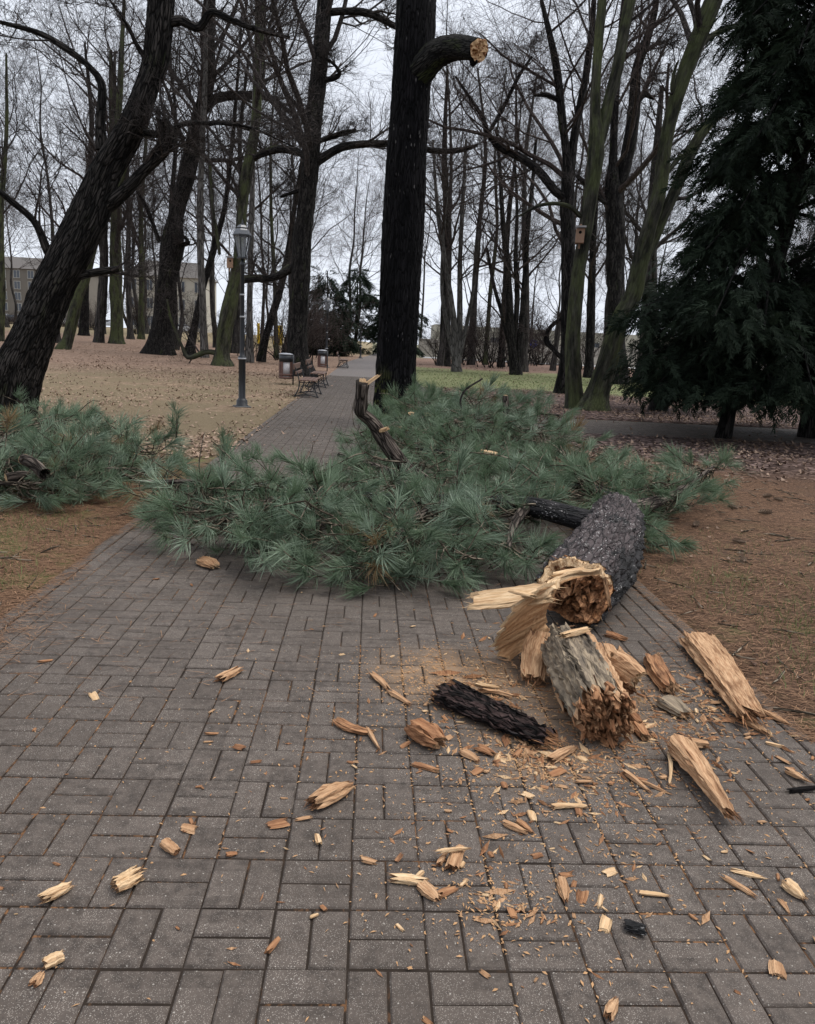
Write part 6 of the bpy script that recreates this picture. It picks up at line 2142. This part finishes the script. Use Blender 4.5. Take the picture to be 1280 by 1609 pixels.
def car(name_label, x, y, rz, paint):
    z = float(gz(x, y))
    t = thing('parked_car', name_label, 'car', (x, y, z), 'cars parked far behind the lawn', rz)
    prof = np.array([(-2.1, .35), (-2.15, .7), (-1.95, .92), (-1.45, .98), (-.8, 1.42), (.55, 1.46), (1.2, 1.02), (1.95, .88), (2.15, .65), (2.1, .32)])
    b = Buf()
    n = len(prof)
    for w0, w1 in ((.86, .70),):
        wy = np.where(prof[:, 1] > 1.2, w1, w0)
        V = np.concatenate([np.stack([prof[:, 0], -wy, prof[:, 1]], -1), np.stack([prof[:, 0], wy, prof[:, 1]], -1)])
        q = [[k, k + 1, n + k + 1, n + k] for k in range(n - 1)] + [[n - 1, 0, n, 2 * n - 1]]
        f1 = [[0, k + 1, k] for k in range(1, n - 1)]
        f2 = [[n, n + k, n + k + 1] for k in range(1, n - 1)]
        b.add(V, quads=[list(reversed(x_)) for x_ in q], tris=f1 + f2)
    link('body', b.mesh('body', M[paint]), t)
    for sd in (-1, 1):
        b = Buf()
        V = [[-1.25, sd * .80, 1.02], [1.0, sd * .80, 1.03], [.5, sd * .735, 1.38], [-.75, sd * .735, 1.36]]
        b.add(V, quads=[[0, 1, 2, 3]])
        link('side_window', b.mesh('side_window', M['pane']), t)
        for wx in (-1.3, 1.35):
            b = Buf()
            th = np.linspace(0, 2 * math.pi, 16, endpoint=False)
            A_ = np.stack([wx + .32 * np.cos(th), 0 * th + sd * .70, .32 + .32 * np.sin(th)], -1)
            V = np.concatenate([A_, A_ + [0, sd * .19, 0], [[wx, sd * .89, .32]]])
            b.add(V, quads=[[k, (k + 1) % 16, 16 + (k + 1) % 16, 16 + k] for k in range(16)], tris=[[32, 16 + k, 16 + (k + 1) % 16] for k in range(16)])
            link('wheel', b.mesh('wheel', M['tyre']), t)
    b = Buf()
    b.add([[1.18, -.66, 1.05], [1.18, .66, 1.05], [.6, .6, 1.43], [.6, -.6, 1.43]], quads=[[0, 1, 2, 3]])
    b.V[0] += np.array([.02, 0, .015])
    link('windscreen', b.mesh('windscreen', M['pane']), t)


for lab, px_, Y, paint, rz in (('black car parked at the far left, left one of the visible pair', 22, 150, 'car_black', 0.1), ('silver car behind the black one at the far left', 8, 158, 'car_silver', 0.1), ('dark car half hidden behind the huge leaning trunk', 92, 150, 'car_black', .05), ('white car between the far left trunks', 118, 148, 'car_white', .2),
                            ('silver car between the thin far trunks left of the burled tree', 170, 150, 'car_silver', 0), ('white car parked in front of the cream villa', 287, 140, 'car_white', .15)):
    p = AT(px_, 505, Y)
    car(lab, p[0], Y, rz, paint)


def sign(name, label, cat, px_, py, Y, w, h, mat, round_=False, leg=True):
    p = AT(px_, py, Y)
    base = np.array([p[0], Y, float(gz(p[0], Y))])
    t = thing(name, label, cat, base)
    b = Buf()
    zc = p[2] - base[2]
    if round_:
        th = np.linspace(0, 2 * math.pi, 24, endpoint=False)
        A_ = np.stack([np.cos(th) * w / 2, 0 * th - .02, zc + np.sin(th) * h / 2], -1)
        V = np.concatenate([A_, A_ + [0, .03, 0], [[0, -.02, zc]]])
        b.add(V, quads=[[k, (k + 1) % 24, 24 + (k + 1) % 24, 24 + k] for k in range(24)], tris=[[48, k, (k + 1) % 24] for k in range(24)])
    else:
        bevbox(b, (-w / 2, -.03, zc - h / 2), (w / 2, .03, zc + h / 2), .01)
    link('board', b.mesh('board', M[mat]), t)
    if leg:
        b = Buf()
        tubes(b, np.array([[[0, .05, -.1], [0, .05, zc], [0, .05, zc + h / 2]]]), np.full((1, 3), .035), 8, RNG, caps=True)
        link('post', b.mesh('post', M['iron_band'], True), t)
    return t, zc


sign('notice_board', 'yellow board behind the bench tree, right one of two', 'board', 437, 527, 72, .85, 1.8, 'yellow')
sign('notice_board', 'narrow yellow board left of the other yellow board', 'board', 406, 524, 74, .25, 1.9, 'yellow')
t, zc = sign('road_sign', 'small round blue road sign far away on the right', 'road sign', 838, 540, 80, .8, .8, 'blue', True)
b = Buf()
V = [[-.14, -.03, zc - .2], [.02, -.03, zc - .2], [.02, -.03, zc + .02], [.2, -.03, zc + .02], [-.05, -.03, zc + .27], [-.26, -.03, zc + .02], [-.14, -.03, zc + .02]]
b.add(V, tris=[[0, 1, 2], [0, 2, 6], [5, 3, 4]])
link('white_arrow', b.mesh('white_arrow', M['white']), t)
# far street lamp that is already lit
p = AT(500, 491, 112)
base = np.array([p[0], 112, 0.0])
t = thing('street_light', 'lit orange street light glowing far behind the bench tree', 'street lamp', base)
b = Buf()
tubes(b, np.array([[[0, 0, 0], [0, 0, p[2] * .6], [0, 0, p[2] + .3], [.3, 0, p[2] + .45], [.5, 0, p[2] + .3]]]), np.array([[.08, .07, .06, .05, .05]]), 8, RNG)
link('pole', b.mesh('pole', M['iron'], True), t)
b = Buf()
lathe(b, [(.001, p[2] + .08), (.16, p[2] + .12), (.2, p[2] + .2), (.12, p[2] + .3), (.001, p[2] + .32)], 12, (.5, 0))
link('globe', b.mesh('globe', M['glow'], True), t)


def long_fence(label, x0, x1, y, h, mat):
    base = np.array([x0, y, 0.0])
    t = thing('roadside_wall', label, 'wall', base)
    n = int((x1 - x0) / 4)
    for k in range(n):
        b = Buf()
        xa = x0 + (x1 - x0) * k / n
        bevbox(b, (xa + .03, y - .08, .0), (xa + (x1 - x0) / n - .03, y + .08, h), .03)
        b.obj('panel', M[mat], t, False, base)


long_fence('long pale wall beyond the far road on the right', 6, 90, 101, 2.3, 'pale_fence')
building('depot', 'long low pale building behind the far road on the right', 12, 80, 150, 0, 5.5, 10, 'cream_wall', 14, 1, 2.4, 1.6, False)


def hedge(label, x0, x1, y, h, seed):
    g = np.random.default_rng(seed)
    base = np.array([(x0 + x1) / 2, y, float(gz((x0 + x1) / 2, y))])
    n = int((x1 - x0) * 60)
    P = np.zeros((n, 4, 3))
    P[:, 0] = np.stack([g.uniform(x0, x1, n), y + g.normal(0, .4, n), np.zeros(n) + base[2]], -1)
    d = norm(np.stack([g.normal(0, .3, n), g.normal(0, .3, n), np.ones(n)], -1))
    ln = h * g.uniform(.5, 1.1, n)
    for k in range(3):
        d = norm(d + g.normal(0, .2, (n, 3)))
        P[:, k + 1] = P[:, k] + d * (ln / 3)[:, None]
    b = Buf()
    tubes(b, P, np.linspace(.016, .007, 4)[None] * np.ones((n, 1)), 3, g)
    tag(b.obj('hedge', M['twig_red'], None, False, base), label, 'hedge')


hedge('bare brown hedge between the mossy trees and the evergreen', 22, 34, 62, 1.9, 91)
hedge('low bare hedge before the far road on the right', 9, 21, 84, 1.5, 92)
hedge('bare hedge along the far left lawn', -62, -44, 128, 2.2, 93)


# ------------------------------------------------------------------ what lies on the ground
def scatter_leaves():
    g = np.random.default_rng(41)
    X, Y = [], []

    def add(x0, x1, y0, y1, n):
        X.append(g.uniform(x0, x1, n))
        Y.append(y0 + (y1 - y0) * g.random(n) ** 1.2 + g.normal(0, .8, n) * (y0 > 9.9) * (y0 < 10.1))
    add(2.0, 15, 18.1, 29, 11000)
    add(2.0, 12, 10.0, 14.3, 5000)
    add(3.0, 24, 27, 48, 1600)
    add(3.0, 30, 48, 62, 2500)
    add(-12, -2, 9, 32, 10500)
    add(-2.6, -1.8, 9, 34, 1500)
    add(-24, -3, 32, 60, 5000)
    add(-4, -2, 4, 9, 160)
    add(2, 4, 3.2, 9, 200)
    add(2, 14, 14.8, 18, 160)
    add(-1.9, 1.9, 8, 30, 90)
    x, y = np.concatenate(X), np.concatenate(Y)
    drift = np.sin(.9 * x + 1.2 * np.sin(.5 * y)) + np.sin(.7 * y + 1.5 * np.sin(.8 * x) + 1) + .6 * np.sin(2.3 * x - 1.1 * y)
    k_ = g.random(len(x)) < np.clip(.62 + .32 * drift, .12, 1)
    x, y = x[k_], y[k_]
    N = len(x)
    z = np.maximum(gz(x, y), 0) + .008
    s = g.uniform(.022, .055, N) * np.where(y > 30, 1.35, np.where(y < 9.5, .55, 1))
    a = g.uniform(0, 6.28, N)
    ca, sa = np.cos(a) * s, np.sin(a) * s
    tz = g.normal(0, .45, N) * s
    cu = g.uniform(0, .5, N) * s
    V = np.stack([np.stack([x - ca, y - sa, z + cu + np.abs(tz)], -1), np.stack([x - sa * .6, y + ca * .6, z + tz * .3], -1), np.stack([x + ca, y + sa, z + cu], -1), np.stack([x + sa * .6, y - ca * .6, z - tz * .3 + .004], -1)], 1)
    i = np.arange(N)[:, None] * 4
    b = Buf().add(V, tris=np.concatenate([i + [[0, 3, 1]], i + [[1, 3, 2]]]), tint=np.repeat(np.clip(g.beta(1.6, 2.2, N) + np.where(y < 9.5, -.1, np.where(x < 0, .28, 0)), 0, 1), 4))
    tag(b.obj('fallen_leaves', M['leaf']), 'dry brown leaves strewn over the lawns', 'leaves', kind='stuff')
    # needle litter near the path
    N = 84000
    x = np.concatenate([g.uniform(1.9, 5.2, N // 2), -1.93 - np.abs(g.normal(0, 1.0, N - N // 2))])
    y = np.concatenate([2.8 + 8.5 * g.random(N // 2) ** 1.2, 3.0 + 6 * g.random(N - N // 2) ** 1.2])
    # a little of it blown over the kerb and into the joints
    m = g.random(N)
    x = np.where(m < .055, np.sign(x) * (1.94 - np.abs(g.normal(0, .07, N)) * (1 + np.sin(2.1 * y) + np.sin(5.3 * y + 1) * .6)), x)
    x = np.where((m > .98) & (np.abs(x) > 1.94), np.sign(x) * (1.94 - np.abs(g.normal(0, .8, N))), x)
    z = np.where(np.abs(x) < 1.94, .003, gz(x, y) + .006)
    ln, a = g.uniform(.025, .06, N), g.normal(0, .6, N) + np.where(g.random(N) < .5, 0, 3.14)
    a = np.where(g.random(N) < .35, g.uniform(0, 6.28, N), a)
    ca, sa = np.cos(a), np.sin(a)
    w = .0019
    dz = g.normal(0, .15, N) * ln
    V = np.stack([np.stack([x - ca * ln - sa * w, y - sa * ln + ca * w, z + np.abs(dz)], -1), np.stack([x - ca * ln + sa * w, y - sa * ln - ca * w, z + np.abs(dz)], -1), np.stack([x + ca * ln, y + sa * ln, z + .002 + np.abs(dz) * .3], -1)], 1)
    b = Buf().add(V, tris=np.arange(N * 3).reshape(-1, 3), tint=np.repeat(g.beta(1.5, 1.8, N), 3))
    tag(b.obj('needle_litter', M['litter']), 'brown fallen pine needles covering the soil beside the path', 'needles', kind='stuff')
    # grass blades
    C = []
    for (cx, cy, r, n) in ((2.5, 3.6, .35, 260), (2.7, 4.2, .3, 200), (3.2, 4.6, .45, 220), (2.45, 5.0, .3, 120), (3.0, 3.5, .35, 220), (2.3, 4.5, .2, 80), (-2.5, 5.9, .45, 360), (-3.0, 5.4, .5, 360), (-2.4, 4.9, .3, 160), (-2.2, 4.35, .10, 90), (-3.2, 6.2, .4, 260), (3.6, 5.6, .4, 160), (2.4, 3.3, .3, 400), (2.75, 3.9, .4, 500), (3.4, 4.3, .5, 500), (2.6, 4.9, .4, 300), (-2.7, 5.6, .6, 700), (-2.3, 4.6, .3, 250), (3.0, 5.9, .5, 200)):
        C.append(np.stack([g.normal(cx, r * .6, n), g.normal(cy, r * .6, n)], -1))
    n = 5200
    C.append(np.stack([g.uniform(2.5, 14, n), g.uniform(28, 46, n)], -1))
    P = np.concatenate(C)
    P = P[np.abs(P[:, 0]) > 1.97]
    N = len(P)
    far = P[:, 1] > 20
    h = np.where(far, g.uniform(.03, .09, N), g.uniform(.02, .07, N))
    w = np.where(far, .012, .0022)
    a = g.uniform(0, 6.28, N)
    z = gz(P[:, 0], P[:, 1])
    le = g.normal(0, .6, (N, 2)) * h[:, None]
    V = np.stack([np.stack([P[:, 0] - np.cos(a) * w, P[:, 1] - np.sin(a) * w, z - .004], -1), np.stack([P[:, 0] + np.cos(a) * w, P[:, 1] + np.sin(a) * w, z - .004], -1), np.stack([P[:, 0] + le[:, 0], P[:, 1] + le[:, 1], z + h], -1)], 1)
    b = Buf().add(V, tris=np.arange(N * 3).reshape(-1, 3))
    tag(b.obj('grass', M['grass']), 'thin short grass on the lawn and beside the path', 'grass', kind='stuff')


scatter_leaves()


def scatter_sticks():
    g = np.random.default_rng(43)
    N = 520
    x = np.where(g.random(N) < .55, g.uniform(2.0, 5.5, N), -2.0 - np.abs(g.normal(0, 1.2, N)))
    y = 3.0 + 8 * g.random(N) ** 1.3
    a, ln = g.uniform(0, 6.28, N), g.uniform(.03, .16, N)
    z = gz(x, y) + .008
    P = np.stack([np.stack([x + np.cos(a) * ln * (k - 1) + g.normal(0, .004, N), y + np.sin(a) * ln * (k - 1) + g.normal(0, .004, N), z + g.uniform(0, .012, N)], -1) for k in range(3)], 1)
    b = Buf()
    tubes(b, P, np.array([[.004, .0045, .002]]) * g.uniform(.6, 1.6, (N, 1)), 4, g)
    tag(b.obj('twig_litter', M['pine_twig']), 'small dry sticks lying on the soil beside the path', 'twigs', kind='stuff')


scatter_sticks()


def cone_mesh():
    g = np.random.default_rng(77)
    b = Buf()
    P = np.stack([np.linspace(-.07, .07, 8), .01 * np.sin(np.linspace(0, 3, 8)), np.full(8, .024)], -1)
    tubes(b, P[None], np.array([[.006, .012, .015, .016, .015, .012, .009, .004]]), 8, g, caps=True)
    for k in range(64):
        u = k / 63
        x = -.065 + .13 * u
        a = k * 2.4
        r = .012 + .012 * math.sin(math.pi * min(1, u * .9 + .08))
        d = np.array([.35, math.cos(a), math.sin(a)])
        s = np.array([x, 0, .026])
        e = s + d * r * 1.15
        sd = np.cross(d, [1, 0, 0])
        sd = sd / np.linalg.norm(sd) * .008
        e[2] = max(e[2], .001)
        b.add([s + d * .006, e - sd + [-.004, 0, 0], e + [.004, 0, 0], e + sd + [-.004, 0, 0]], tris=[[0, 1, 2], [0, 2, 3]])
    return b.mesh('pine_cone', M['cone'])


CM = cone_mesh()
for (x, y, s, a, lab) in ((1080, 870, 1.0, .2, 'brown pine cone nearest to the fallen log on the needle carpet'), (1200, 815, 1.1, .1, 'pale pine cone lying alone midway on the needle carpet'), (1092, 832, 1.0, .9, 'dark pine cone right beside the fallen log tip'), (1150, 805, .9, 2.0, 'small dark cone left of the pale lone cone'),
                        (1204, 785, .9, .3, 'cone at the edge of the evergreen shade, left one'), (1108, 790, .9, .1, 'pale cone under the tip of the right pine spray'), (1160, 858, .8, 2.6, 'dark cone in the middle of the needle carpet'), (1166, 892, .8, 1.2, 'cone closest to the right grass patch'), (1222, 790, .8, 2.2, 'cone at the edge of the evergreen shade, right one')):
    p = G(x, y)
    o = link('pine_cone', CM, None, (p[0], p[1], float(gz(p[0], p[1])) + .004))
    o.scale = (s, s, s)
    o.rotation_euler = (0, 0, a)
    tag(o, lab, 'pine cone', 'pine cones on the needles')
